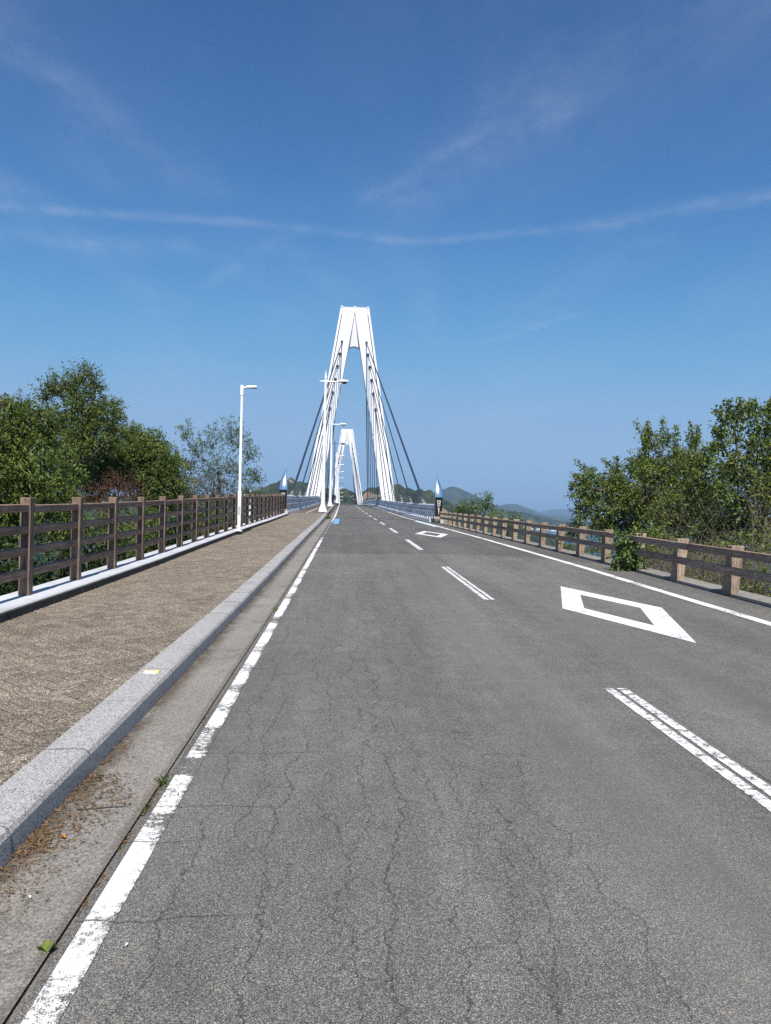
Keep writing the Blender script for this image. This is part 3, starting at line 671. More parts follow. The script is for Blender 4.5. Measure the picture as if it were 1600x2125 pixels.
def make_tower(S):
    X = axis(S)+CT; zb = P(S, CT)[2]-3.1       # tower heights below were measured with the deck at this level
    tw = empty('tower', (X, S, zb), .0057); tw.parent = bridge
    for sg in (-1, 1):
        m = MB(); rings = []
        for z in (-30, 14.85, 14.95, 25, 35.5, 36.45):
            xi, xo = half_profile(z)
            g = .26 if z < 36 else .02
            pts = [(xi, -1.3), (xi+.10, -1.36), (xo-.46, -1.36), (xo-.46, -1.36+g), (xo-.32, -1.36+g), (xo-.32, -1.36), (xo, -1.36), (xo, 1.3), (xi, 1.3)]
            rings.append([(sg*x, y, z) for x, y in (pts if sg > 0 else pts[::-1])])
        m.loft(rings); m.obj('leg', M['white_steel'], tw)
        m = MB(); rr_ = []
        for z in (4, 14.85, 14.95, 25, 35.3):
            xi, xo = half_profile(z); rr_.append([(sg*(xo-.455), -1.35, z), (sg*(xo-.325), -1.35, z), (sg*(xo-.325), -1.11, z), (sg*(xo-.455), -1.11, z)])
        m.loft(rr_); m.obj('groove_strip', M['cable_black'], tw)  # dark strip laid in the groove along the leg's outer edge
        # joint ribs across the face
        m = MB()
        for z in (8.2, 14.2, 20.4, 26.2, 31.6, 33.9):
            xi, xo = half_profile(z); a, b = xi+.2, xo-.55
            m.box(min(sg*a, sg*b), max(sg*a, sg*b), -1.375, -1.355, z-.03, z+.03)
        m.obj('splice_plate', M['white_steel'], tw)
    m = MB(); arc = []
    for k in range(13):
        u = -1+k/6; x = u*1.02; arc.append((x, 29.55+.62*math.sqrt(max(0, 1-u*u*.98))))
    ring = arc+[(.06, 35.15), (-.06, 35.15)]
    m.loft([[(x, -.25-(z-29.5)*.16, z) for x, z in ring], [(x, .75, z) for x, z in ring]]); m.obj('web_panel', M['white_steel'], tw)
    m = MB(); m.box(-2.38, 2.38, -1.38, 1.36, 36.452, 36.54)
    for x in (-2.18, 0, 2.18): m.box(x-.2, x+.2, -1.43, 1.37, 36.542, 36.70)
    m.box(-.24, .24, -1.40, -1.37, 35.6, 36.45); m.obj('cap', M['white_steel'], tw)
    m = MB(); m.box(-6.2, 6.2, -1.0, 1.0, -1.2, .6); m.obj('cross_beam', M['white_steel'], tw)
    for (z, x) in ANCH:
        for sg in (-1, 1):
            m = MB()
            for fy in (-1, 1): m.tube([(sg*x, fy*1.25, z+.05), (sg*(x+.03), fy*1.62, z-.14)], [.22, .2], 10)
            m.obj('cable_socket', M['cable_black'], tw)
    for i, (z, x) in enumerate(ANCH):
        for sg in (-1, 1):
            for fy in (-1, 1):
                S1 = S+fy*REACH[i]
                a = Vector((X+sg*x, S+fy*1.45, zb+z-.1))
                tt = CT+5.25 if sg > 0 else CT-5.55
                b = Vector(P(S1, tt, .45 if sg > 0 else .75))
                dv = (b-a); L = dv.length; dv.normalize()
                r = (.100, .068, .062, .062, .062, .066)[i]
                m = MB(); m.tube([a, b-dv*3.4], r, 8)
                cb = m.obj('stay_cable', M['cable_black'], bridge)
                m = MB(); m.tube([b-dv*3.4, b-dv*2.6, b-dv*2.58, b-dv*1.5, b-dv*1.48, b], [r*1.05, r*1.05, r*1.5, r*1.5, r*1.25, r*1.25], 8)
                m.obj('cable_sleeve', M['cable_silver'], cb)
                m = MB()
                for q in (3.2, 2.4, 1.8, 1.1, .5): m.tube([b-dv*q, b-dv*(q-.14)], r*1.62, 8)
                m.obj('sleeve_band', M['cable_black'], cb)
make_tower(131.0); make_tower(325.0)

def make_railing(name, label, side, sA, sB, t0, base, height):
    root = tag(empty(name), label, 'railing')
    d_ = -side                                   # towards the road
    def hz(s): return base(s)
    def bar(nm, t, z0, z1, wd, mat):
        m = MB(); sweep(m, lambda s: rect(t-wd/2, t+wd/2, hz(s)+z0, hz(s)+z1), sA, sB, 2.0); return m.obj(nm, mat, root)
    H = height
    m = MB(); sweep(m, lambda s: [(t0+math.cos(a)*.075, hz(s)+H-.06+math.sin(a)*.06) for a in [2*math.pi*k/8 for k in range(8)]], sA, sB, 2.0); m.obj('top_rail', M['rail_white'], root, True)
    bar('upper_beam', t0+d_*.10, H-.30, H-.19, .07, M['rail_white'])
    bar('middle_beam', t0+d_*.13, H*.40, H*.40+.11, .07, M['rail_white'])
    bar('bottom_bar', t0, .12, .16, .05, M['rail_grey'])
    pm_ = MB()
    ring = lambda o_, z: [(t_, y_, z) for t_, y_ in ((o_-.05, -.035), (o_+.05, -.035), (o_+.05, .035), (o_-.05, .035))]
    pm_.loft([ring(d_*.16, 0), ring(d_*.06, .12), ring(0, .3), ring(0, H-.1)])
    pm_.box(-.09, .09, -.03, .03, .3, .36)
    pme_ = pm_.mesh('stanchion')
    for s in frange(sA+.3, min(sB, 200), 1.5):
        link('stanchion', pme_, M['rail_white'], root, loc=P(s, t0, hz(s)))
    m = MB()
    for s in frange(sA, min(sB, 210), .16):
        x, y, z = P(s, t0, hz(s)); m.box(x-.012, x+.012, y-.012, y+.012, z+.14, z+H-.10)
    bl = kind(m.obj('baluster', M['rail_grey'], root), 'stuff')
    return root
make_railing('bridge_railing', 'grey steel railing on the right edge of the bridge deck', 1, 52.6, 340, 6.12, lambda s: .25, 1.0)
make_railing('bridge_railing', 'grey steel railing along the footway side of the bridge', -1, 52.6, 340, -4.22, lambda s: kerb_h(s)+.16, 1.12)

# ------------------------------------------------------------------ obelisks at the bridge entrance
def glyph(bars, cx, cz, sz):
    m = MB()
    for (x0, z0, x1, z1) in bars:
        L = math.hypot(x1-x0, z1-z0); nx, nz = -(z1-z0)/L*.075, (x1-x0)/L*.075
        q = [(x0+nx, z0+nz), (x1+nx, z1+nz), (x1-nx, z1-nz), (x0-nx, z0-nz)]
        f_ = lambda yy: [(cx+a*sz, yy, cz+b*sz) for a, b in q]
        m.loft([f_(-.010), f_(.004)])
    return m
DAI = [(-.42, .15, .42, .15), (0, .48, -.05, .1), (-.05, .1, -.42, -.45), (.03, .12, .42, -.45)]
HASHI = [(-.48, .18, -.12, .18), (-.3, .48, -.3, -.48), (-.3, .1, -.48, -.2), (-.05, .35, .48, .35), (.2, .48, -.05, .05), (.22, .35, .48, .05), (0, .08, .42, .08), (0, -.1, 0, -.48), (0, -.12, .46, -.12), (.46, -.12, .46, -.48), (.14, -.3, .32, -.3), (.14, -.42, .32, -.42)]
KEN = [(-.4, .3, .4, .3), (0, .48, 0, .1), (0, .3, -.45, -.1), (0, .3, .45, -.1), (-.25, -.05, .25, -.05), (0, .1, 0, -.48), (-.3, -.28, .3, -.28)]
def make_obelisk(label, s, t, dz, mirror):
    root = tag(empty('obelisk', P(s, t, dz)), label, 'obelisk', 'obelisks at the bridge entrance')
    k = -1 if mirror else 1
    m = MB(); m.box(-.30, .30, -.02, .56, -.6, 0); m.obj('plinth', M['cut_stone'], root)
    m = MB(); m.chamfer_box(-.235, .235, .0, .50, 0, 1.22, .01); pd = m.obj('pedestal', M['black_granite'], root)
    m = MB(); m.chamfer_box(-.262, .262, -.02, .52, 1.222, 1.28, .01); m.obj('collar', M['black_granite'], root)
    m = MB(); f_ = lambda yy: [(-.13, yy, 1.08), (0, yy, .06), (.13, yy, 1.08)]
    m.loft([f_(-.012), f_(.01)]); pt = m.obj('name_plate', M['plate_grey'], root)
    for bars, cz in ((KEN, .96), (DAI, .80), (HASHI, .64)):
        g_ = glyph(bars, 0, cz, .125); g_.v = [(x, y-.012, z) for x, y, z in g_.v]; g_.obj('character', M['black_letter'], pt)
    rings = []; H = 1.42
    for i in range(25):
        u = i/24; z = 1.282+u*H
        tilt = .10+.62*u
        yf = .02+1.42*(.30*u+.36*u*u-.15*u**3)          # the face leans back more and more towards the tip
        w_ = .245*(1-u**2.0)+.004
        xl = -.245+.10*u; xr = xl+2*w_ if u < .999 else xl+.008
        yb = yf+.30*(1-u)+.012
        ring = []
        for q in range(9):
            v = q/8; ring.append((xl+(xr-xl)*v, yf+.028*(2*v-1)**2*(1-u*.6), z))
        ring += [(xr, yb, z), (xl, yb, z)]
        rings.append([(k*x, y, z) for x, y, z in (ring if k > 0 else ring[::-1])])
    m = MB(); m.loft(rings); bl = m.obj('mirror_blade', M['mirror'], root, True)
    me = bl.data; me.set_sharp_from_angle(angle=R(35)) if hasattr(me, 'set_sharp_from_angle') else None
    return root
make_obelisk('polished steel obelisk beside the right hand bridge railing', 51.0, 6.14, .42, False)
make_obelisk('polished steel obelisk at the end of the tall left fence', 51.2, -4.18, .60, True)
m = MB(); sweep(m, rect(5.70, 6.55, -.1, .30), 49.0, 51.6, .65); kind(m.obj('end_block', M['grey_concrete']), 'structure')
m = MB(); sweep(m, rect(5.95, 6.25, -.1, .26), 48.4, 48.95, .5); kind(m.obj('end_block', M['white_coping']), 'structure')
m = MB(); sweep(m, rect(-4.75, -3.78, -.2, .46), 50.7, 52.2, .5); kind(m.obj('end_block', M['white_coping']), 'structure')

# ------------------------------------------------------------------ lamps
def make_footway_lamp(s, t, dz):
    root = tag(empty('street_lamp', P(s, t, dz)), 'slim white lamp post with flat head beside the brown left fence', 'street lamp')
    m = MB(); m.lathe([(.10, 0), (.10, .02), (.064, .025), (.064, 1.36), (.047, 1.41), (.047, 4.72)], 14); m.obj('pole', M['white_paint'], root, True).data.set_sharp_from_angle(angle=R(30))
    m = MB(); m.chamfer_box(-.055, .055, -.055, .055, 4.70, 5.06, .012); m.tube([(.05, 0, 4.97), (.15, 0, 4.98)], .03, 10); m.obj('bracket', M['white_paint'], root)
    m = MB(); m.box(-.03, .03, -.068, -.060, .55, .85); m.obj('hatch', M['plate_grey'], root)
    m = MB(); m.box(-.12, .12, -.12, .12, -.01, .012); m.obj('base_plate', M['white_paint'], root)
    hd = MB(); rings = []
    for u, wd, h in ((0, .05, .04), (.06, .075, .06), (.3, .085, .06), (.37, .07, .05), (.40, .04, .03)):
        rings.append([(.12+u, y*wd, 5.0+.05*u+zz*h) for y, zz in ((-1, -.5), (1, -.5), (1, .3), (.7, .7), (-.7, .7), (-1, .3))])
    hd.loft(rings); h_ = hd.obj('lamp_head', M['white_paint'], root)
    m = MB(); m.box(.17, .50, -.06, .06, 4.962, 4.975); m.obj('lens', M['dark_glass'], h_)
make_footway_lamp(27.0, -3.72, .25)

def make_bridge_lamp():
    root = tag(empty('bridge_lamp'), 'x', 'street lamp', 'tall white lamps along the bridge kerb')
    m = MB()
    ring = lambda r, z: [(r*math.cos(math.pi/4*k+math.pi/8), r*math.sin(math.pi/4*k+math.pi/8), z) for k in range(8)]
    m.loft([ring(.40, 0), ring(.38, .05), ring(.22, .5), ring(.19, .62), ring(.17, 2.2)]); m.obj('base', M['white_paint'], root)
    m = MB(); m.lathe([(.15, 2.2), (.145, 6), (.10, 11.2), (.05, 11.22)], 12); m.obj('pole', M['white_paint'], root, True)
    m = MB(); m.lathe([(.05, 11.2), (.10, 11.25), (.10, 11.42), (.05, 11.5), (.012, 11.95)], 10); m.obj('finial', M['white_paint'], root, True)
    m = MB(); m.tube([(-.48, 0, 11.0), (-.3, 0, 11.0), (1.1, 0, 10.99)], [.035, .055, .06], 8); m.tube([(-.50, 0, 11.0), (-.46, 0, 11.0)], .05, 8); m.obj('cross_arm', M['white_paint'], root)
    hd = MB(); rings = []
    for k in range(9):
        a = math.pi*k/8; x = 1.50-.44*math.cos(a); rr = .20*math.sin(a)**.7+.015
        rings.append([(x, 1.15*rr*math.cos(q*math.pi/6), 11.02+rr*math.sin(q*math.pi/6)*(.85 if math.sin(q*math.pi/6) > 0 else .45)) for q in range(12)])
    hd.loft(rings); h_ = hd.obj('lamp_head', M['white_paint'], root, True)
    m = MB(); m.lathe([(.02, -.19), (.17, -.13), (.24, -.05), (.25, .0)], 14, (1.58, 0, 11.0)); m.obj('lens', M['dark_glass'], h_, True)
    return root
bl0 = make_bridge_lamp(); bl0.scale = (1, 1, 1)
NTH = ['nearest', 'second', 'third', 'fourth', 'fifth', 'sixth', 'seventh', 'eighth', 'ninth', 'tenth', 'eleventh', 'twelfth']
for i in range(12):
    s = 65.2+38.6*i
    o = bl0 if i == 0 else copy_tree(bl0)
    o.location = P(s, -1.92, kerb_h(s)); o.rotation_euler = (0, 0, .0057)
    o['label'] = ('nearest and tallest looking white bridge lamp with egg shaped head' if i == 0 else f'{NTH[i]} white lamp with egg shaped head along the bridge kerb')

# ------------------------------------------------------------------ trees and shrubs
def unit(v): return v/np.maximum(np.linalg.norm(v, axis=-1, keepdims=True), 1e-9)
def leaf_mesh(name, base, dirs, ln, wd, g):
    """one folded two-triangle-pair leaf per row"""
    n = len(base); d = unit(dirs); r = unit(g.normal(size=(n, 3)))
    side = unit(np.cross(d, r)); nrm = np.cross(side, d)
    L = (ln*g.uniform(.45, 1.45, n))[:, None]; W_ = (wd*g.uniform(.65, 1.2, n))[:, None]
    mid = base+d*L*.45-nrm*L*.04
    tip = base+d*L-nrm*L*.12+np.array([0, 0, -.12])*L
    a = mid+side*W_*.5+nrm*W_*.16; b = mid-side*W_*.5+nrm*W_*.16
    co = np.stack([base, a, tip, b], 1).reshape(-1, 3)
    return quad_mesh(name, co, np.arange(n*4).reshape(-1, 4))
def crown_points(blobs, spacing, g, shell=.55, depth=1.0):
    pts, out = [], []
    for (x, y, z, r) in blobs:
        n = max(4, int(4.2*r*r/spacing**2*(r/(r+.25)+.5)))
        v = unit(g.normal(size=(n, 3))); rad = r*(1-shell*g.random(n)**1.6)
        wob = .93+.16*np.sin(v[:, 0]*5+x*3)+.12*np.sin(v[:, 2]*7+z*5+v[:, 1]*4)
        p = np.array([x, y, z])+v*(rad*wob)[:, None]*np.array([1, depth, .92])
        pts.append(p); out.append(v)
    return np.concatenate(pts), np.concatenate(out)
def limb(mb, a, b, r0, r1, g, n=5, k=7, sag=.12):
    a = np.array(a, float); b = np.array(b, float); L = np.linalg.norm(b-a); pts = []
    off = g.normal(size=3)*L*sag
    for i in range(n+1):
        u = i/n; pts.append(tuple(a+(b-a)*u+off*math.sin(math.pi*u)+g.normal(size=3)*L*.02*(0 < i < n)))
    mb.tube(pts, [r0+(r1-r0)*(i/n) for i in range(n+1)], k, cap=False)
    return [np.array(p) for p in pts]
def tree(name, label, cat, blobs, root_xy, trunk_top, leafmat, bark, seed, spacing=.2, per=9, ln=.13, wd=.055, droop=.35, tr=.13,
         sparse=None, shoots=None, twigs=.5, group=None, fill=.35, sunny=None, trunks=1, depth=1.0, shell=.55, airy=1.0):
    g = np.random.default_rng(seed)
    bz = ground_z(root_xy[1], root_xy[0])-.15
    root = tag(empty(name, (root_xy[0], root_xy[1], bz)), label, cat, group)
    off = np.array([root_xy[0], root_xy[1], bz])
    mb = MB(); cs = np.array([b[:3] for b in blobs])-off; tt = np.array(trunk_top, float)-off
    stems = []
    sp_ = min(.5, tr*3.2)
    for q in range(trunks):
        st = np.array([g.normal()*.12*q, g.normal()*.12*q, 0]); top = tt+np.array([g.normal()*sp_*q, g.normal()*sp_*q, g.normal()*.6*sp_*q])
        tb = mb if q == 0 else MB()
        stems += limb(tb, st, top, tr, tr*.55, g, 6, 9, .06)[2:]
        if q: tb.obj('trunk', bark, root, True)
    stems = np.array(stems)
    ends = []
    for c, b in zip(cs, blobs):
        cand = stems[stems[:, 2] < c[2]+.1] if (stems[:, 2] < c[2]+.1).any() else stems
        s0 = cand[np.argmin(np.linalg.norm(cand-c, axis=1))]
        if np.linalg.norm(s0-c) > 4.5: s0 = c+np.array([.2, .1, -1.2])
        pts = limb(mb, s0, c+np.array([0, 0, b[3]*.3]), tr*.42, tr*.13, g, 5, 6, .10); ends.append(pts)
    base_pts, outs = crown_points(blobs, spacing, g, shell, depth); base_pts = base_pts-off
    # twigs to a share of the leaf sprays
    allp = np.concatenate([np.array(e) for e in ends])
    for i in g.choice(len(base_pts), int(len(base_pts)*twigs*.25), replace=False):
        dd = np.linalg.norm(allp-base_pts[i], axis=1); j = int(np.argmin(dd))
        if dd[j] < 1.3: limb(mb, allp[j], base_pts[i], tr*.10, .005, g, 3, 4, .10)
    bl, dl = [], []
    def spray(p, v, k, spread, dr):
        n = len(p)
        q = np.repeat(p, k, 0)+g.normal(size=(n*k, 3))*spread
        e = np.repeat(v, k, 0)*.55+g.normal(size=(n*k, 3))*.65+np.array([0, 0, -dr])
        bl.append(q); dl.append(e)
    spray(base_pts, outs, per, spacing*.42, droop)
    if fill:
        ip, iv = crown_points([(x, y, z, r*.72) for x, y, z, r in blobs], spacing*1.25, g, .8, depth)
        spray(ip-off, iv, per, spacing*.7, droop)
    if sparse:                                     # thin airy tops: visible twigs with few leaves
        for (x, y, z, r) in sparse:
            c = np.array([x, y, z])-off; s0 = stems[-1] if len(stems) else tt
            dn = np.linalg.norm(allp-c, axis=1); s0 = allp[int(np.argmin(dn))]
            hub = c-np.array([0, 0, r*.7]); limb(mb, s0, hub, tr*.22, tr*.12, g, 4, 5, .08)
            for k in range(int((10+26*r)*airy)):
                e = c+unit(g.normal(size=3))*r*g.uniform(.45, 1.05); pp = limb(mb, hub, e, tr*.085, .004, g, 4, 4, .12)
                lp = np.array([pp[3], pp[4], pp[4], pp[4]])
                spray(lp, np.tile(unit(e-hub), (4, 1)), 3, .05, droop*.4)
                for _ in range(2):
                    e2 = pp[2]+unit(g.normal(size=3))*r*.4; p2 = limb(mb, pp[2], e2, tr*.05, .004, g, 2, 3, .1)
                    spray(np.array([p2[-1]]), unit(e2-pp[2])[None, :], 4, .04, droop*.4)
    if shoots:
        for (a, b) in shoots:
            a = np.array(a)-off; b = np.array(b)-off; pp = limb(mb, a, b, .02, .006, g, 6, 5, .05)
            for i in range(34):
                u = i/33; p = a+(b-a)*u
                spray(p[None, :], unit(b-a)[None, :]*.8, 5 if u > .25 else 8, .045+.05*(1-u), -.05)
    mb.obj('trunk', bark, root, True)
    lm = leaf_mesh('crown', np.concatenate(bl), np.concatenate(dl), ln, wd, g)
    kind(link('crown', lm, leafmat, root), 'stuff')
    return root
T_left_evergreen=[(-8.09, 17, 2.73, 1.27), (-7.18, 17, 3.01, 0.74), (-6.87, 17, 2.45, 0.96), (-7.76, 17, 1.7, 1.17), (-6.44, 17, 1.73, 0.85), (-7.04, 17, 3.46, 0.4), (-7.25, 17, 3.66, 0.23), (-6.58, 17, 3.39, 0.42), (-8.67, 17, 1.88, 1.27), (-7.37, 17, 2.17, 0.85)]
T_tall=[(-7.81, 23, 4.44, 0.86), (-7.18, 23, 4.39, 0.69), (-6.95, 23, 4.65, 0.37), (-8.03, 23, 4.96, 0.52), (-7.41, 23, 5.09, 0.37), (-8.35, 23, 3.79, 0.86), (-7.58, 23, 3.6, 1.01), (-6.89, 23, 3.69, 0.6), (-8.05, 23, 2.95, 1.15), (-8.63, 23, 4.21, 0.52), (-6.83, 23, 4.12, 0.36)]
T_tall_sparse=[(-8.39, 23, 5.46, 0.57), (-7.56, 23, 5.54, 0.43), (-8.86, 23, 5.05, 0.37), (-7.9, 23, 5.57, 0.5), (-9.47, 23, 4.72, 0.34), (-9.95, 23, 4.65, 0.17), (-8.66, 23, 5.26, 0.36)]
T_right_low=[(-6.87, 25, 3.51, 0.78), (-6.84, 25, 4.02, 0.34), (-6.31, 25, 3.45, 0.72), (-5.87, 25, 3.0, 0.72), (-6.47, 25, 2.6, 1.09), (-7.24, 25, 2.89, 0.94), (-5.63, 25, 2.39, 0.62), (-7.7, 25, 3.11, 0.7), (-8.14, 25, 2.56, 0.94), (-6.0, 25, 1.84, 0.78)]
T_olive=[(-6.14, 29, 3.08, 0.51), (-5.88, 29, 2.46, 0.62), (-6.25, 29, 2.0, 0.54), (-5.72, 29, 1.84, 0.54)]
T_sparse=[(-8.76, 42, 5.87, 0.58), (-8.23, 42, 5.23, 0.84), (-7.34, 42, 5.52, 1.0), (-6.32, 42, 6.07, 0.94), (-5.92, 42, 5.56, 0.89), (-7.56, 42, 4.08, 1.05), (-5.38, 42, 4.79, 0.73), (-4.84, 42, 3.5, 0.58), (-5.21, 42, 2.97, 0.79), (-8.46, 42, 4.19, 0.79), (-6.54, 42, 4.37, 1.05), (-5.75, 42, 3.87, 0.89)]
T_brown=[(-5.9, 20, 2.18, 0.45), (-6.38, 20, 1.8, 0.42), (-6.64, 20, 1.64, 0.28), (-5.53, 20, 2.0, 0.45), (-6.06, 20, 1.44, 0.38)]
T_under=[(-7.25, 17, 1.4, 0.64), (-6.43, 17, 1.16, 0.58), (-6.83, 17, 0.89, 0.53), (-5.92, 17, 1.12, 0.48), (-5.99, 20, 0.95, 0.75), (-5.78, 23, 1.03, 0.72), (-5.58, 26, 0.99, 0.73), (-7.84, 17, 0.87, 0.74), (-5.35, 30, 1.21, 0.75), (-5.78, 22, 0.5, 0.55)]
T_hedge=[(-9.29, 47, 2.86, 0.88), (-8.14, 47, 3.15, 0.94), (-7.27, 47, 2.91, 0.82), (-6.25, 47, 2.47, 0.7), (-9.85, 47, 2.18, 0.82), (-5.52, 47, 2.28, 0.53), (-7.69, 47, 2.08, 0.88)]
T_R1=[(7.98, 25, 2.92, 0.44), (7.84, 25, 2.38, 0.59), (8.72, 25, 2.67, 0.7), (8.41, 25, 1.87, 0.86), (9.67, 25, 3.33, 0.72), (10.01, 25, 4.13, 0.47), (9.89, 25, 4.45, 0.25), (10.81, 25, 3.36, 0.88), (10.59, 25, 2.39, 1.17), (9.54, 25, 2.05, 1.02), (10.59, 25, 4.31, 0.28), (11.44, 25, 4.25, 0.31), (11.62, 25, 3.38, 0.59), (11.98, 25, 2.19, 0.94), (11.25, 25, 1.69, 0.78), (7.69, 25, 1.77, 0.39)]
T_R2=[(9.57, 18.5, 4.14, 0.3), (9.97, 18.5, 4.27, 0.28), (10.3, 18.5, 4.04, 0.39), (9.31, 18.5, 3.62, 0.35), (9.92, 18.5, 3.4, 0.46), (10.42, 18.5, 3.17, 0.53), (9.45, 18.5, 2.91, 0.42), (10.25, 18.5, 2.46, 0.64), (11.15, 18.5, 3.13, 0.93), (11.38, 18.5, 4.09, 0.58), (9.22, 18.5, 2.25, 0.35), (10.94, 18.5, 1.82, 0.81)]
T_Rlow=[(6.54, 21, 1.3, 0.29), (6.21, 21, 0.9, 0.24), (7.24, 21, 1.05, 0.34), (9.4, 21, 0.79, 0.47), (10.24, 21, 0.31, 0.45), (11.32, 21, 0.96, 0.66), (8.44, 21, 1.1, 0.39), (11.76, 21, 0.1, 0.53)]
T_R3=[(6.79, 44, 2.15, 0.49), (7.76, 44, 2.23, 0.55), (8.09, 44, 2.63, 0.33), (7.16, 44, 1.83, 0.49), (8.27, 44, 2.13, 0.39), (6.38, 44, 1.81, 0.39)]
T_R4=[(7.33, 36, 1.48, 0.41), (7.97, 36, 1.45, 0.38), (8.62, 36, 1.15, 0.27), (7.75, 36, 1.13, 0.41), (6.82, 36, 1.45, 0.36)]
T_R5=[(7.35, 40, 0.51, 0.23), (7.94, 38, 0.77, 0.21), (7.72, 32, 0.18, 0.26), (7.85, 30, 0.31, 0.24), (7.82, 27, 0.24, 0.27)]
T_bush=[(5.87, 15.6, 0.9, 0.29), (5.78, 15.6, 0.65, 0.25), (6.0, 15.6, 0.62, 0.21), (5.75, 15.6, 1.09, 0.2), (6.03, 15.6, 1.13, 0.18), (5.63, 15.6, 0.52, 0.12)]
SH1= [((8.39, 25, 2.74), (7.52, 25, 3.4)), ((9.03, 25, 2.91), (8.41, 25, 3.45)), ((9.98, 25, 3.89), (9.46, 25, 4.74)), ((10.39, 25, 3.98), (10.39, 25, 4.86)), ((10.8, 25, 3.92), (10.86, 25, 4.65)), ((9.82, 25, 3.89), (9.88, 25, 4.75)), ((8.95, 25, 2.99), (8.83, 25, 3.54)), ((7.99, 25, 2.57), (7.3, 25, 2.66)), ((7.83, 25, 2.72), (7.42, 25, 2.95)), ((11.45, 25, 3.93), (11.3, 25, 4.76)), ((11.53, 25, 4.09), (11.56, 25, 4.66))]
SH2= [((9.43, 18.5, 3.92), (9.27, 18.5, 4.48)), ((9.91, 18.5, 4.17), (9.93, 18.5, 4.49)), ((9.61, 18.5, 4.04), (9.6, 18.5, 4.52)), ((9.19, 18.5, 3.56), (8.97, 18.5, 3.79)), ((9.2, 18.5, 3.32), (8.93, 18.5, 3.37)), ((10.27, 18.5, 4.18), (10.39, 18.5, 4.48)), ((9.31, 18.5, 3.92), (9.03, 18.5, 4.26))]

T_R1 += [(10.4, 22, 3.5, .5), (10.0, 22.3, 3.2, .45), (10.7, 21.5, 3.0, .5), (10.2, 22, 2.95, .5), (10.5, 22, 2.35, .6), (9.85, 22.4, 2.2, .6), (9.3, 22.6, 1.6, .6), (9.0, 23, 3.0, .4), (8.5, 25, 1.25, .6), (9.6, 25, 1.1, .7), (10.8, 25.2, 1.3, .8), (7.75, 25.6, 1.2, .42), (12.2, 24.6, 1.2, .8), (9.0, 25.4, 2.6, .6), (10.2, 25.3, 3.2, .7), (11.2, 25.2, 3.7, .5), (9.2, 24.6, 2.2, .7)]
T_R2 += [(10.1, 19.6, 1.75, .55), (10.6, 19.6, 1.4, .6), (9.5, 19.3, 1.5, .5), (9.15, 19.6, 1.05, .5), (9.7, 18.7, 2.6, .5), (10.6, 18.9, 2.7, .6), (10.2, 18.6, 3.75, .45), (9.9, 18.7, 1.9, .55), (11.4, 18.4, 2.2, .7)]

tree('evergreen_tree', 'broad glossy evergreen tree behind the first posts of the tall fence', 'tree', T_left_evergreen, (-7.6, 17.4), (-7.5, 17.2, 2.0), M['leaf_glossy'], M['bark_dark'], 11, .12, 14, .088, .036, .5, .16)
tree('tall_tree', 'tallest tree on the left, rounded top with thin bare twigs above', 'tree', [(x, y, z-.12, r*.82) for x, y, z, r in T_tall], (-8.0, 23.3), (-7.6, 23.1, 3.9), M['leaf_mid'], M['bark_dark'], 12, .125, 13, .085, .036, .35, .17, sparse=[(x, y, z-.16, r) for x, y, z, r in T_tall_sparse], twigs=.7)
tree('evergreen_tree', 'rounded green tree sloping down beside the tallest left tree', 'tree', T_right_low, (-6.9, 25.3), (-6.6, 25.1, 2.2), M['leaf_glossy'], M['bark_dark'], 13, .12, 14, .09, .037, .45, .13)
tree('olive_shrub', 'olive brown shrub at the right foot of the left trees', 'shrub', T_olive, (-6.0, 29.2), (-6.0, 29.1, 1.6), M['leaf_olive'], M['bark_dark'], 14, .19, 7, .09, .04, .1, .06, twigs=1.0)
tree('slender_tree', 'airy slender tree with pale leaves behind the near lamp post', 'tree', [(-7.0, 42, 3.4, .3)], (-7.0, 42.4), (-7.0, 42.1, 2.9), M['leaf_pale'], M['bark_dark'], 15, .42, 4, .12, .055, .15, .07, sparse=T_sparse, twigs=.4, fill=0, trunks=4, airy=.68)
tree('dead_shrub', 'dry reddish brown shrub behind the tall left fence', 'shrub', T_brown, (-6.1, 20.3), (-6.0, 20.2, 1.2), M['leaf_dead'], M['twig_brown'], 16, .12, 8, .06, .022, .0, .04, twigs=1.6, trunks=3)
for q, (ids, lb) in enumerate((((0, 1, 2, 3, 7), 'dark green shrub seen through the rails between the nearest fence posts'), ((4, 5, 9), 'dark green shrub behind the rails below the dry brown shrub'), ((6, 8), 'dark green shrub behind the rails left of the near lamp post'))):
    bs = [T_under[i] for i in ids]; cx, cy = sum(b[0] for b in bs)/len(bs)-.5, sum(b[1] for b in bs)/len(bs)+.3
    tree('understory_shrub', lb, 'shrub', bs, (cx, cy), (cx+.1, cy-.1, min(b[2] for b in bs)-.2), M['leaf_glossy'], M['bark_dark'], 170+q, .17, 9, .12, .046, .4, .05, fill=0, shell=.8)
tree('low_hedge', 'low yellowish green scrub below the slender tree', 'shrub', T_hedge, (-7.4, 47.0), (-7.4, 47, 1.6), M['leaf_olive'], M['bark_dark'], 18, .22, 9, .11, .05, .2, .08)
tree('broadleaf_tree', 'wide leafy tree with upright shoots behind the guard fence', 'tree', [(x, y, z-.05, r*.88) for x, y, z, r in T_R1], (10.0, 25.6), (9.8, 25.2, 1.9), M['leaf_right'], M['bark_grey'], 19, .13, 11, .088, .054, .1, .13, shoots=SH1, twigs=.8)
tree('broadleaf_tree', 'taller leafy tree at the right edge behind the bare vines', 'tree', T_R2, (10.6, 18.9), (10.4, 18.6, 2.0), M['leaf_right'], M['bark_grey'], 20, .145, 10, .095, .058, .1, .11, shoots=SH2, twigs=1.0, fill=.0, shell=.85)
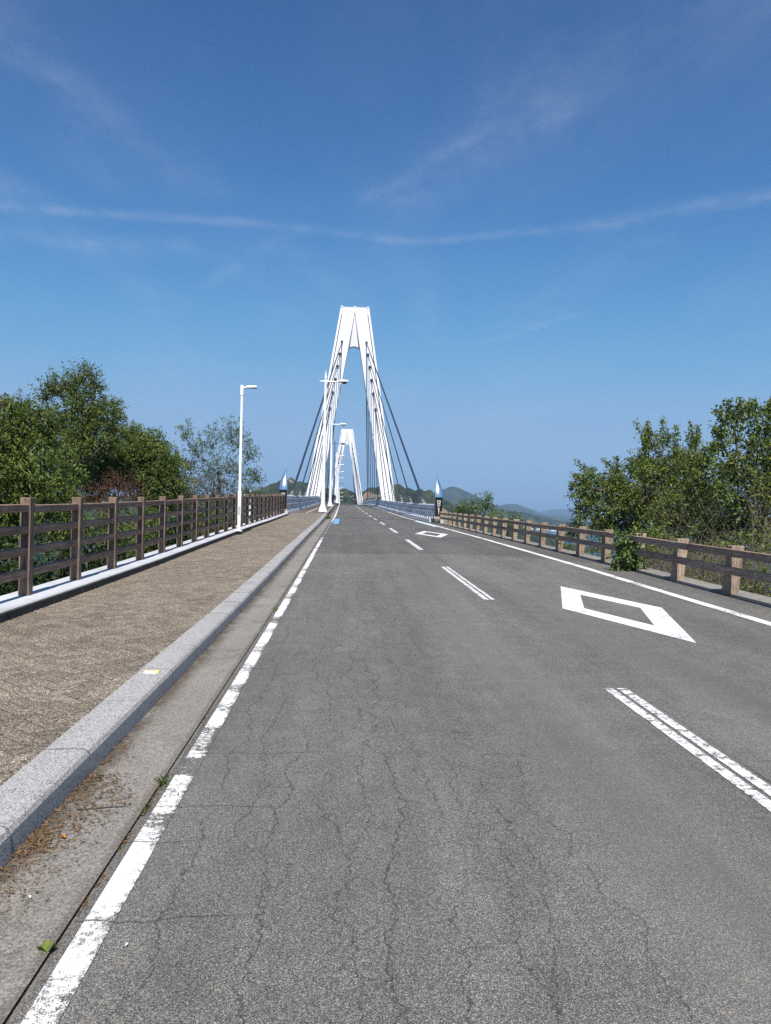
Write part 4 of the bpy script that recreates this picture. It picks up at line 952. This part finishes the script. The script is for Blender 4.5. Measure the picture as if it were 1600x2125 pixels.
tree('low_shrub', 'straggling low green shrub behind the nearest guard fence posts', 'shrub', T_Rlow, (9.0, 21.3), (8.8, 21.1, .3), M['leaf_right'], M['bark_grey'], 21, .22, 6, .10, .055, .1, .05, twigs=1.6, shell=.9, fill=0)
tree('young_tree', 'small pale trunked tree behind the far end of the guard fence', 'tree', T_R3, (8.2, 44.2), (8.0, 44.1, 1.9), M['leaf_fresh'], M['bark_grey'], 22, .2, 8, .13, .07, .1, .07, twigs=.8)
tree('low_shrub', 'low rounded green shrub right of the small pale trunked tree', 'shrub', T_R4, (7.8, 36.3), (7.7, 36.1, .9), M['leaf_mid'], M['bark_grey'], 23, .18, 8, .11, .06, .1, .05, twigs=.8)
for q, (b, lb) in enumerate(zip(T_R5, ['tiny leafy sprout under the far guard rail', 'leafy sprout under the upper guard rail before the blue water', 'green sprout in the guard fence gap left of the water', 'bushy sprout in the guard fence gap beside the water', 'leafy sprout below the lower rail near the wide tree'])):
    tree('sprout', lb, 'plant', [b, (b[0]+.1, b[1]+.1, b[2]-.22, b[3])], (b[0]+.05, b[1]+.1), (b[0], b[1], b[2]-.2), M['leaf_fresh'], M['bark_grey'], 40+q, .12, 7, .10, .06, .1, .03)
tree('roadside_bush', 'green bush growing through the guard fence onto the road edge', 'bush', T_bush, (6.35, 15.7), (6.0, 15.65, .75), M['leaf_fresh'], M['bark_grey'], 24, .085, 9, .085, .055, .15, .035, twigs=1.2)

def thicket(name, blobs, mat, spacing, per, ln, wd, seed):
    g = np.random.default_rng(seed); p, v = crown_points(blobs, spacing, g, .8); n = len(p)
    q = np.repeat(p, per, 0)+g.normal(size=(n*per, 3))*spacing*.5; e = np.repeat(v, per, 0)*.5+g.normal(size=(n*per, 3))*.65+np.array([0, 0, -.25])
    return kind(link(name, leaf_mesh(name, q, e, ln, wd, g), mat), 'stuff')
thicket('undergrowth', [(-6.0-.9*((k*7) % 3), 11+1.35*k, float(zc(11+1.35*k))+.15+.35*((k*5) % 4)/3-.35, .62+.1*((k*3) % 3)) for k in range(27)]
        +[(-7.2-.5*((k*5) % 3), 10+2.2*k, float(zc(10+2.2*k))-1.0+.2*((k*3) % 3), .9) for k in range(16)]
        +[(-6.2-.7*((k*5) % 4), 8.5+1.1*k, float(zc(8.5+1.1*k))-1.3+.5*((k*3) % 4)/3, .75) for k in range(26)], M['leaf_dark'], .2, 9, .13, .055, 61)  # shade of the big trees is put into this dark leaf colour
thicket('undergrowth', [(8.4+1.0*((k*7) % 4), 17.0+1.0*k, float(zc(17+k))-.1+.5*((k*5) % 4)/3-.5, .62+.1*((k*3) % 3)) for k in range(16)]
        +[(7.15+.55*((k*5) % 4)/3+.16*k*.5, 12.6+.62*k, float(zc(12.6+.62*k))-.15+.4*((k*7) % 5)/4, .36+.09*((k*3) % 4)) for k in range(22)], M['leaf_right'], .20, 5, .085, .048, 62)
thicket('undergrowth', [(8.6+.42*k, 17.6-.25*(k % 3), float(zc(17))+.35+.45*((k*5) % 4)/3, .5) for k in range(9)]+[(7.6+.3*k, 19.5+.5*k, float(zc(19))+.5+.3*((k*3) % 3), .45) for k in range(7)], M['leaf_right'], .17, 8, .085, .05, 64)
thicket('dry_scrub', [(7.4+.35*k*.5, 13.2+.7*k, float(zc(13.2+.7*k))-.1+.3*((k*3) % 4)/3, .42) for k in range(13)], M['leaf_dead'], .20, 4, .07, .018, 63)
# bare vines and dead canes on the right bank
g = np.random.default_rng(77); mb = MB()
for i in range(1100):
    y0 = g.uniform(13, 24); x0 = g.uniform(7.0, 12.5); z0 = ground_z(y0, x0)
    low = i % 2 == 0
    if low: y0 = g.uniform(13.2, 20.5); x0 = g.uniform(6.75, 6.9+.25*(y0-10)); z0 = ground_z(y0, x0)
    elif x0 < .40*y0+.6: continue
    zt = g.uniform(.0, 2.2) if g.random() < .85 else g.uniform(2.0, 3.0)
    if low: zt = g.uniform(-.2, 1.0)
    p0 = np.array([x0, y0, max(z0, -2.0)]); p3 = np.array([max(x0+g.normal()*(.5 if low else 1.2), 6.5 if low else .40*y0), y0+g.normal()*.8, zt])
    p1 = p0+np.array([g.normal()*.5, g.normal()*.4, (zt-p0[2])*.7]); p2 = p3+np.array([g.normal()*.9, g.normal()*.5, g.uniform(-.2, .9)])
    pts = [tuple((1-u)**3*p0+3*u*(1-u)**2*p1+3*u*u*(1-u)*p2+u**3*p3) for u in np.linspace(0, 1, 11)]
    r = g.choice([.004, .005, .007, .012], p=[.5, .36, .12, .02]); mb.tube(pts, [r*(1-.6*k/10) for k in range(11)], 4, cap=False)
for i in range(9):
    x0 = g.uniform(8, 12); y0 = g.uniform(15, 20); b = np.array([x0+g.normal()*.6, y0+g.normal()*.4, g.uniform(.6, 1.7)])
    limb(mb, (x0, y0, ground_z(y0, x0)), b, .045, .02, g, 6, 6, .08)
kind(mb.obj('dry_vines', M['vine_pale'], smooth=True), 'stuff')

# ground cover on both banks
def cover(name, t0, t1, s0, s1, n, mat, ln, wd, hh, seed):
    g = np.random.default_rng(seed); t = g.uniform(t0, t1, n); s = g.uniform(s0, s1, n)
    dens = fbm(t*.5, s*.5, seed); k = g.random(n) < np.clip((dens-.3)*3, .12, 1); t, s = t[k], s[k]
    z = np.array([ground_z(b, a) for a, b in zip(t, s)])+g.random(len(t))**1.5*hh*np.clip(dens[k]*1.6, .2, 1.2)
    me = leaf_mesh(name, np.stack([t, s, z], 1), g.normal(size=(len(t), 3))+np.array([0, 0, .25]), ln, wd, g)
    return kind(link(name, me, mat), 'stuff')
cover('undergrowth', -16, -4.9, 4, 52, 42000, M['leaf_dark'], .16, .075, .9, 5)
cover('undergrowth', 6.9, 17, 9, 50, 26000, M['leaf_dark'], .13, .07, .55, 6)
cover('undergrowth', 6.36, 7.4, 9.5, 20, 2600, M['leaf_mid'], .09, .045, .35, 8)
g = np.random.default_rng(9)
me = leaf_mesh('yellow_blossom', np.stack([g.normal(8.45, .10, 90), g.normal(13.4, .15, 90), g.normal(.30, .07, 90)], 1), g.normal(size=(90, 3))+np.array([0, 0, .3]), .06, .045, g)
tag(link('yellow_blossom', me, M['leaf_yellow']), 'patch of yellow leaves low behind the last guard fence post', 'flowers')
# distant slope foliage right of the bridge end
cover('undergrowth', 8, 30, 40, 60, 12000, M['leaf_mid'], .3, .16, 1.2, 12)

# ------------------------------------------------------------------ litter, weeds and small things by the kerb
def scatter_flakes(name, pts, mat, ln, wd, seed, lift=.006):
    g = np.random.default_rng(seed); pts = np.array(pts); d = g.normal(size=(len(pts), 3)); d[:, 2] = np.abs(d[:, 2])*.22
    return kind(link(name, leaf_mesh(name, pts+np.array([0, 0, lift]), d, ln, wd, g), mat), 'stuff')
g = np.random.default_rng(31); pts = []
for (sa, sb, tw, n) in ((2.6, 3.55, .10, 520), (3.3, 4.25, .17, 1150), (4.2, 4.9, .06, 160), (4.9, 9.0, .03, 130), (9, 22, .05, 260)):
    for _ in range(n):
        s = g.uniform(sa, sb); e = 1-abs(2*(s-sa)/(sb-sa)-1)
        pts.append(P(s, -1.37+abs(g.normal())*tw*(.45+e), 0))
scatter_flakes('leaf_litter', pts, M['straw'], .030, .006, 32)
pts = [P(s, -.94+g.normal()*.008, -.012) for s in np.concatenate([g.normal(c, w_, n_) for c, w_, n_ in ((3.85, .10, 130), (3.42, .06, 70), (3.08, .06, 40), (2.88, .05, 40), (4.1, .07, 90), (5.34, .10, 60), (10.4, .1, 60))])]
scatter_flakes('seam_litter', pts, M['straw'], .022, .006, 33, .012)
def weed(s, t, n, h, seed, label):
    g = np.random.default_rng(seed); p = P(s, t, 0)
    d = g.normal(size=(n, 3))*.8+np.array([0, 0, .8]); b = g.normal(size=(n, 3))*np.array([.012, .03, .0])*(h/.04)
    b[:, 2] = np.abs(b[:, 2])
    o = link('weed', leaf_mesh('weed', b+np.array([0, 0, -.01]), d, h, h*.28, g), M['leaf_fresh'], loc=p)
    tag(o, label, 'weed', 'weeds in the gutter seam')
weed(4.12, -.94, 70, .045, 1, 'green weed tuft in the gutter seam above the crossing crack')
weed(3.78, -.94, 45, .035, 2, 'small green weed where the crack meets the gutter seam')
weed(3.36, -.94, 22, .025, 3, 'tiny weed in the seam beside the white line')
weed(10.46, -.94, 60, .055, 4, 'grass tuft in the gutter seam farther up the white line')
weed(5.34, -.94, 30, .03, 5, 'small weed beside the broken piece of white line')
weed(2.36, -.95, 20, .022, 6, 'tiny weed at the bottom of the gutter seam')
weed(52.5, -1.32, 260, .28, 7, 'clump of green grass at the kerb foot by the bridge joint')
weed(14.2, -3.74, 60, .07, 8, 'moss and grass tuft at the foot of the white coping')
weed(9.4, -3.72, 50, .05, 9, 'yellowish grass tuft at the near foot of the white coping')
weed(49.0, 5.9, 160, .25, 10, 'green weeds at the block below the right obelisk')
# crumpled green leaf
m = MB(); gg = np.random.default_rng(3); vs = []
for i in range(7):
    for j in range(5):
        u, v = i/6-.5, j/4-.5; wd = .5*math.cos(u*2.6)
        vs.append((u*.058, v*.060*wd*1.6, .008+.016*abs(math.sin(v*5))+.010*math.sin(u*9+v*3)+gg.normal()*.002))
m.add(vs, [(i*5+j, (i+1)*5+j, (i+1)*5+j+1, i*5+j+1) for i in range(6) for j in range(4)])
o = m.obj('fallen_leaf', M['leaf_mid'], smooth=True, loc=P(2.60, -.955, .006)); o.rotation_euler = (0, 0, .5)
tag(o, 'crumpled green leaf lying on the gutter seam beside the white line', 'leaf')
for (s, t, L, lb, mt, sd_) in ((3.47, -1.215, .05, 'orange dry leaf on the grey gutter', 'leaf_orange', 4), (3.22, -1.27, .03, 'small tan dry leaf at the edge of the litter', 'straw', 5), (2.62, -.70, .018, 'white chip of paint right of the line', 'marker_white', 6), (2.95, -1.15, .022, 'pale scrap on the near gutter', 'marker_white', 7)):
    m = MB(); m.add([(0, -L*.5, .004), (L*.22, -L*.05, .009), (0, L*.5, .006), (-L*.22, 0, .010), (0, 0, .004)], [(0, 1, 4), (1, 2, 4), (2, 3, 4), (3, 0, 4)])
    o = m.obj('dry_leaf' if 'leaf' in lb else 'scrap', M[mt], loc=P(s, t, .004)); o.rotation_euler = (0, 0, sd_); tag(o, lb, 'leaf' if 'leaf' in lb else 'scrap')
# small markers on top of the kerb
def marker(s, label, full):
    root = tag(empty('kerb_marker', P(s, -1.505, kerb_h(s)), .0), label, 'kerb marker', 'kerb markers')
    if full:
        m = MB(); ring = lambda e, z: [(-.052+e, -.030+e, z), (.040-e, -.030+e, z), (.052-e, -.015, z), (.052-e, .030-e, z), (-.052+e, .030-e, z)]
        m.loft([ring(0, 0), ring(0, .008), ring(.004, .012)]); m.obj('body', M['marker_white'], root)
        m = MB(); m.box(-.056, .056, .031, .043, 0, .014); m.box(.053, .066, -.02, .031, 0, .013); m.obj('edging', M['marker_yellow'], root)
        m = MB(); m.box(-.036, .03, -.012, .008, .0125, .0145); m.obj('recess', M['plate_grey'], root)
    else:
        m = MB(); m.box(-.055, .03, .016, .024, 0, .003); m.box(-.01, .055, -.03, -.023, 0, .003); m.obj('edging', M['marker_dull'], root)
marker(6.15, 'white marker plate with yellow edge on the granite kerb', True)
marker(9.75, 'two worn yellow marker strips farther along the granite kerb', False)

# ------------------------------------------------------------------ people on the bridge footway
def mk_flat(name, c): mk_plain(name, c, .8, vary=.1, nscale=8); return M[name]
skin_m = mk_flat('skin', (.45, .28, .20)); hair_m = mk_flat('hair', (.015, .012, .010)); shoe = mk_flat('shoe', (.04, .04, .045))
dark_c = mk_flat('dark_cloth', (.018, .018, .024)); navy_c = mk_flat('navy_cloth', (.020, .026, .055)); white_c = mk_flat('white_cloth', (.72, .72, .72)); grey_c = mk_flat('grey_cloth', (.10, .10, .11)); red_c = mk_flat('red_paint', (.30, .03, .03))
def person(label, s, t, rz, top, legs_m, stride=.12, lean=0.0, hgt=1.70):
    k = hgt/1.70
    J = {'pelvis': (0,0,.92), 'waist': (0,lean*.15,1.06), 'chest': (0,lean*.3,1.28), 'neck': (0,lean*.45,1.46), 'skull': (0,lean*.55+.01,1.56), 'crown': (0,lean*.55,1.66)}
    E = [('pelvis','waist'),('waist','chest'),('chest','neck'),('neck','skull'),('skull','crown')]
    Rr = {'pelvis': .15, 'waist': .135, 'chest': .16, 'neck': .06, 'skull': .095, 'crown': .075}
    for q, sg in (('l', -1), ('r', 1)):
        st = stride*sg
        J.update({f'hip{q}': (sg*.09,0,.86), f'knee{q}': (sg*.10,st*.7-.02,.48), f'ankle{q}': (sg*.10,st,.09), f'toe{q}': (sg*.11,st+.15,.035),
                  f'sho{q}': (sg*.19,lean*.36,1.40), f'elb{q}': (sg*.25,-st*.5+lean*.3,1.13), f'wri{q}': (sg*.25,-st+.08+lean*.4,.90), f'hand{q}': (sg*.245,-st+.11+lean*.4,.82)})
        Rr.update({f'hip{q}': .095, f'knee{q}': .062, f'ankle{q}': .045, f'toe{q}': .036, f'sho{q}': .065, f'elb{q}': .045, f'wri{q}': .033, f'hand{q}': .036})
        E += [('pelvis',f'hip{q}'),(f'hip{q}',f'knee{q}'),(f'knee{q}',f'ankle{q}'),(f'ankle{q}',f'toe{q}'),('chest',f'sho{q}'),(f'sho{q}',f'elb{q}'),(f'elb{q}',f'wri{q}'),(f'wri{q}',f'hand{q}')]
    ks = list(J); me = bpy.data.meshes.new('body'); me.from_pydata([J[a] for a in ks], [(ks.index(a), ks.index(b)) for a, b in E], [])
    tmp = bpy.data.objects.new('body', me); COL.objects.link(tmp)
    sk = tmp.modifiers.new('s', 'SKIN'); sk.use_smooth_shade = True
    for i, a in enumerate(ks): me.skin_vertices[0].data[i].radius = (Rr[a], Rr[a]*(.72 if a in ('pelvis', 'waist', 'chest') else 1))
    me.skin_vertices[0].data[0].use_root = True
    tmp.modifiers.new('u', 'SUBSURF').levels = 1
    dg = bpy.context.evaluated_depsgraph_get(); bm_ = bpy.data.meshes.new_from_object(tmp.evaluated_get(dg)); bpy.data.objects.remove(tmp)
    bm_.name = 'person'; bm_.materials.clear()
    for mt in (top, legs_m, skin_m, shoe): bm_.materials.append(mt)
    for pf in bm_.polygons:
        c = pf.center; pf.material_index = 2 if c.z > 1.44 or (abs(c.x) > .2 and c.z < .90) else 3 if c.z < .09 else 1 if c.z < .94 else 0
        pf.use_smooth = True
    o = link('person', bm_, None, loc=P(s, t, kerb_h(s)-.01)); o.rotation_euler = (0, 0, rz); o.scale = (k, k, k)
    m = MB(); m.lathe([(.098, 1.53), (.115, 1.60), (.10, 1.68), (.05, 1.725), (.01, 1.73)], 12, (0, lean*.55-.02, 0)); m.obj('hair', hair_m, o, True)
    m = MB(); m.tube([(0, lean*.55+.09, 1.585), (0, lean*.55+.125, 1.56)], [.012, .018], 6); m.obj('nose', skin_m, o)
    return tag(o, label, 'person')
person('person in dark clothes walking beside the third bridge lamp', 141, -2.04, .1, dark_c, dark_c, .16, hgt=1.78)
person('person in black walking just right of the third bridge lamp', 158, -1.80, -.1, dark_c, dark_c, .14, hgt=1.72)
person('person in navy jacket leaning over a bicycle between two lamps', 139, -3.17, .3, navy_c, dark_c, .08, .5)
person('person in white shirt standing by the railing left of the first lamp', 125, -3.80, .6, white_c, grey_c, .06)
def bicycle(label, s, t, rz):
    root = tag(empty('bicycle', P(s, t, kerb_h(s)), rz), label, 'bicycle', 'bicycles on the footway')
    for y in (-.52, .52):
        m = MB(); m.tube([(0, y+.33*math.cos(a), .345+.33*math.sin(a)) for a in np.linspace(0, 2*math.pi, 25)], .018, 6, cap=False); wh = m.obj('wheel', M['cable_black'], root)
        m = MB()
        for a in np.linspace(0, math.pi, 9)[:-1]: m.tube([(0, y+.32*math.cos(a), .345+.32*math.sin(a)), (0, y-.32*math.cos(a), .345-.32*math.sin(a))], .003, 3)
        m.obj('spokes', M['cable_silver'], wh)
    m = MB()
    for a, b in (((0,-.52,.345),(0,-.16,.80)), ((0,-.52,.345),(0,-.08,.30)), ((0,-.08,.30),(0,-.16,.86)), ((0,-.08,.30),(0,.36,.78)), ((0,-.16,.80),(0,.34,.86)), ((0,.52,.345),(0,.34,.92))): m.tube([a, b], .017, 6)
    m.obj('frame', red_c, root)
    m = MB(); m.tube([(-.24, .22, .98), (-.10, .33, .97), (.10, .33, .97), (.24, .22, .98)], .014, 6); m.obj('handlebar', M['cable_silver'], root)
    m = MB(); m.loft([[(-.03, -.04, .90), (.03, -.04, .90), (.03, -.04, .94), (-.03, -.04, .94)], [(-.08, -.30, .90), (.08, -.30, .90), (.08, -.30, .95), (-.08, -.30, .95)]]); m.obj('saddle', M['cable_black'], root)
bicycle('bicycle standing beside the person in navy between two bridge lamps', 138.2, -2.86, -1.0)
bicycle('second bicycle leaning near the dark walker by the third lamp', 140.0, -2.50, -.8)

# ------------------------------------------------------------------ the far shore: houses and boats
mk_flat('house_wall', (.62, .60, .56)); mk_flat('house_roof', (.12, .11, .11)); mk_flat('house_roof_brown', (.22, .12, .08)); mk_flat('boat_white', (.78, .78, .78)); mk_flat('window_dark', (.04, .05, .06))
def house(x, y, wd, dp, h, rz, roofm, label, z):
    root = tag(empty('house', (x, y, z), rz), label, 'house', 'houses on the far shore')
    m = MB(); m.box(-wd/2, wd/2, -dp/2, dp/2, -4, h); m.obj('wall', M['house_wall'], root)
    m = MB(); e = .6; m.loft([[(-wd/2-e, -dp/2-e, h+.02), (-wd/2-e, dp/2+e, h+.02), (-wd/2-e, 0, h+dp*.28)], [(wd/2+e, -dp/2-e, h+.02), (wd/2+e, dp/2+e, h+.02), (wd/2+e, 0, h+dp*.28)]]); m.obj('roof', M[roofm], root)
    for fl in range(int(h//2.8)):
        for q in range(int(wd//3)):
            m = MB(); cx = -wd/2+1.6+q*3; m.box(cx-.6, cx+.6, -dp/2-.06, -dp/2+.1, fl*2.8+1, fl*2.8+2.3); m.obj('window', M['window_dark'], root)
HOUSES = [(300,1585,11,9,5.8,.2,'house_roof'),(318,1590,9,8,3.2,-.1,'house_roof_brown'),(336,1582,14,10,6,.1,'house_roof'),(352,1592,10,8,3.4,.3,'house_roof'),(366,1583,16,11,6.2,0,'house_roof_brown'),(384,1590,10,8,5.8,-.2,'house_roof'),(398,1584,9,8,3.2,.1,'house_roof'),(414,1592,12,9,6,.2,'house_roof'),(432,1588,10,8,3.4,-.1,'house_roof_brown'),(350,1612,11,8,6,.1,'house_roof'),(392,1618,12,8,5.8,.0,'house_roof_brown'),(450,1594,12,9,5.8,.1,'house_roof'),(472,1588,10,8,3.2,.3,'house_roof')]
HL = ['tall pale house at the left end of the far shore', 'low brown roofed house second along the far shore', 'wide two storey pale house left of the small white boat', 'low grey roofed house just behind the small white boat', 'widest brown roofed building in the middle of the far shore', 'two storey grey roofed house right of the widest brown building', 'low narrow house behind the larger white boat', 'two storey grey house just right of the larger white boat', 'low brown roofed house right of the larger white boat', 'grey roofed house in the back row left of the shore middle', 'brown roofed house in the back row right of the shore middle', 'two storey grey roofed house near the right end of the far shore', 'low house at the very right end of the far shore']
for h_, lb in zip(HOUSES, HL):
    house(*h_[:6], h_[6], lb, -22.2 if h_[1] < 1600 else -18)
m = MB(); m.add([(220, 1574, -23.2), (520, 1574, -23.2), (520, 1640, -20.5), (220, 1640, -20.5), (220, 1574, -26), (520, 1574, -26)], [(0, 1, 2, 3), (4, 5, 1, 0)]); kind(m.obj('shore', M['grey_concrete']), 'structure')
def boat(x, y, L, rz, label):
    root = tag(empty('boat', (x, y, SEA_Z), rz), label, 'boat', 'boats moored off the far shore')
    hw = L*.14; m = MB(); rings = []
    for u, w_, k_ in ((-.5, .9, .0), (-.2, 1, 0), (.2, .95, .05), (.4, .6, .15), (.5, .05, .3)):
        rings.append([(u*L, -w_*hw, 1.5+k_*2), (u*L, -w_*hw*.7, -.3), (u*L, w_*hw*.7, -.3), (u*L, w_*hw, 1.5+k_*2)])
    m.loft(rings); m.obj('hull', M['boat_white'], root)
    m = MB(); m.loft([[(-.3*L, -hw*.7, 1.45), (.12*L, -hw*.7, 1.45), (.12*L, hw*.7, 1.45), (-.3*L, hw*.7, 1.45)], [(-.28*L, -hw*.6, 3.9), (.05*L, -hw*.6, 3.9), (.05*L, hw*.6, 3.9), (-.28*L, hw*.6, 3.9)]]); m.obj('cabin', M['boat_white'], root)
    m = MB(); m.box(-.24*L, .06*L, -hw*.67, -hw*.60, 2.5, 3.2); m.obj('window', M['window_dark'], root)
    m = MB(); m.tube([(-.1*L, 0, 3.9), (-.1*L, 0, 6.5)], .08, 6); m.obj('mast', M['boat_white'], root)
boat(408, 1495, 19, .1, 'larger white boat on the blue water seen through the guard fence')
boat(352, 1530, 13, .3, 'small white boat near the far houses')
# light mast beyond the left fence
root = tag(empty('pole', (-8.7, 70, -3)), 'thin white pole rising behind the far end of the tall fence', 'pole')
m = MB(); m.lathe([(.09, 0), (.07, 6.6)], 8); m.obj('shaft', M['white_paint'], root); m = MB(); m.tube([(-1.4, 0, 5.9), (0, 0, 6.0)], .05, 6); m.obj('arm', M['white_paint'], root)

# ------------------------------------------------------------------ air
m = MB(); m.box(-9100, 9100, -3000, 9600, -32, 130)
hz = kind(m.obj('haze', None), 'stuff')
mh = bpy.data.materials.new('haze'); mh.use_nodes = True; nt = mh.node_tree; nt.nodes.clear()
out = nt.nodes.new('ShaderNodeOutputMaterial'); pv = N(nt, 'ShaderNodeVolumePrincipled', {'Color': (.48, .70, 1.0, 1), 'Density': 2.0e-4, 'Anisotropy': 0.15})
nt.links.new(pv.outputs[0], out.inputs['Volume']); hz.data.materials.append(mh)
